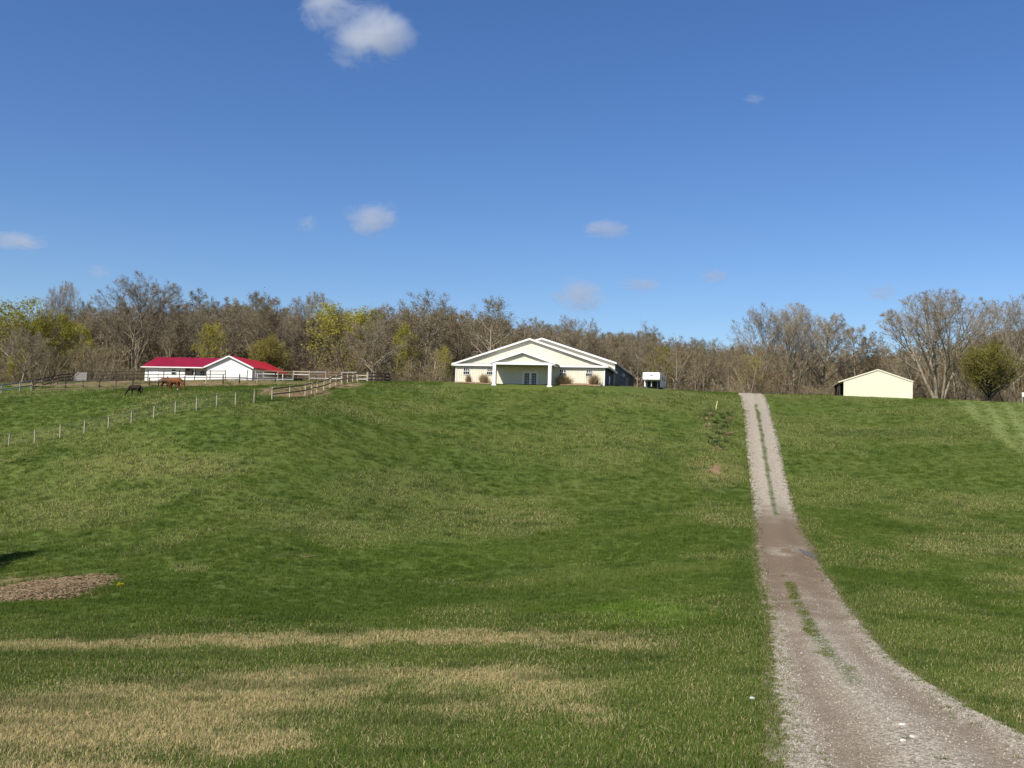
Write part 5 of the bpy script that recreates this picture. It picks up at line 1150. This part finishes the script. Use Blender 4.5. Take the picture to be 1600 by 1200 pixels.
# ------------------------------------------------------------------ clouds
def cloud_material(name, dens, sc, thr):
    m = bpy.data.materials.new(name); m.use_nodes = True; t = m.node_tree; t.nodes.clear()
    L_ = t.links.new; n_ = t.nodes.new
    out = n_('ShaderNodeOutputMaterial'); pv = n_('ShaderNodeVolumePrincipled'); tc = n_('ShaderNodeTexCoord')
    oi = n_('ShaderNodeObjectInfo'); ad = n_('ShaderNodeVectorMath'); ad.operation = 'ADD'; mu = n_('ShaderNodeVectorMath'); mu.operation = 'SCALE'
    L_(oi.outputs['Location'], mu.inputs[0]); mu.inputs['Scale'].default_value = .0137
    L_(tc.outputs['Object'], ad.inputs[0]); L_(mu.outputs[0], ad.inputs[1])
    no = n_('ShaderNodeTexNoise'); no.inputs['Scale'].default_value = sc; no.inputs['Detail'].default_value = 8; no.inputs['Roughness'].default_value = .66; no.inputs['Distortion'].default_value = .7
    L_(ad.outputs[0], no.inputs['Vector'])
    ln = n_('ShaderNodeVectorMath'); ln.operation = 'LENGTH'; L_(tc.outputs['Object'], ln.inputs[0])
    def mt(op, a, b, c=False):
        x = n_('ShaderNodeMath'); x.operation = op; x.use_clamp = c
        for s, v in ((x.inputs[0], a), (x.inputs[1], b)):
            if hasattr(v, 'is_linked'): L_(v, s)
            else: s.default_value = v
        return x.outputs[0]
    r2 = mt('MULTIPLY', ln.outputs['Value'], ln.outputs['Value'])
    f = mt('SUBTRACT', mt('MULTIPLY', no.outputs['Fac'], 2.0), mt('ADD', mt('MULTIPLY', r2, 1.0), thr))
    f = mt('MULTIPLY', mt('MAXIMUM', f, 0.0), dens)
    L_(f, pv.inputs['Density']); pv.inputs['Color'].default_value = (.88, .89, .93, 1); pv.inputs['Anisotropy'].default_value = .35
    L_(pv.outputs[0], out.inputs['Volume'])
    return m
CM = [cloud_material('cloud_vapour', .032, 1.7, .55), cloud_material('thin_cloud_vapour', .024, 1.6, .56)]
for u, v, ru, rv, thin, lb in [(575, 55, 105, 68, 0, 'largest white cloud, high in the blue sky'), (515, 15, 75, 50, 1, 'ragged thin cloud beside the largest cloud'), (583, 343, 66, 40, 0, 'small puffy cloud alone above the wood'),
                               (948, 358, 60, 22, 0, 'small flat cloud above the cream building'), (905, 463, 64, 40, 0, 'soft cloud hanging low behind the building roof'), (1000, 445, 56, 16, 1, 'thin streak of cloud beside the low soft cloud'),
                               (1115, 432, 40, 20, 1, 'faint wispy cloud above the driveway top'), (1375, 457, 40, 26, 1, 'faint wispy cloud above the pale shed'), (28, 378, 70, 24, 1, 'dull flat cloud at the edge of the sky above the wood'),
                               (155, 425, 30, 16, 1, 'faint wisp of cloud above the tallest bare tree'), (1590, 490, 52, 36, 0, 'white cloud behind the spreading leafless tree'), (1178, 154, 26, 13, 1, 'tiny faint cloud alone in the open sky'), (480, 350, 28, 24, 1, 'barely visible wisp beside the puffy cloud')]:
    d = min(1200 / ((690 - v) / F), 9000); c = P(u, v, d)
    bm = bmesh.new(); bmesh.ops.create_icosphere(bm, subdivisions=3, radius=1); me = bpy.data.meshes.new('cloud'); bm.to_mesh(me); bm.free()
    mt_ = CM[thin].copy(); pvn = [x for x in mt_.node_tree.nodes if x.type == 'MATH' and x.operation == 'MULTIPLY' and x.outputs[0].links and x.outputs[0].links[0].to_node.type == 'PRINCIPLED_VOLUME'][0]
    pvn.inputs[1].default_value *= 2400 / d
    me.materials.append(mt_); o = link(bpy.data.objects.new('cloud', me)); o.location = c; o.scale = (ru * d / F, max(ru, rv) * d / F * .8, rv * d / F); tag(o, lb, 'cloud', 'scattered small clouds')
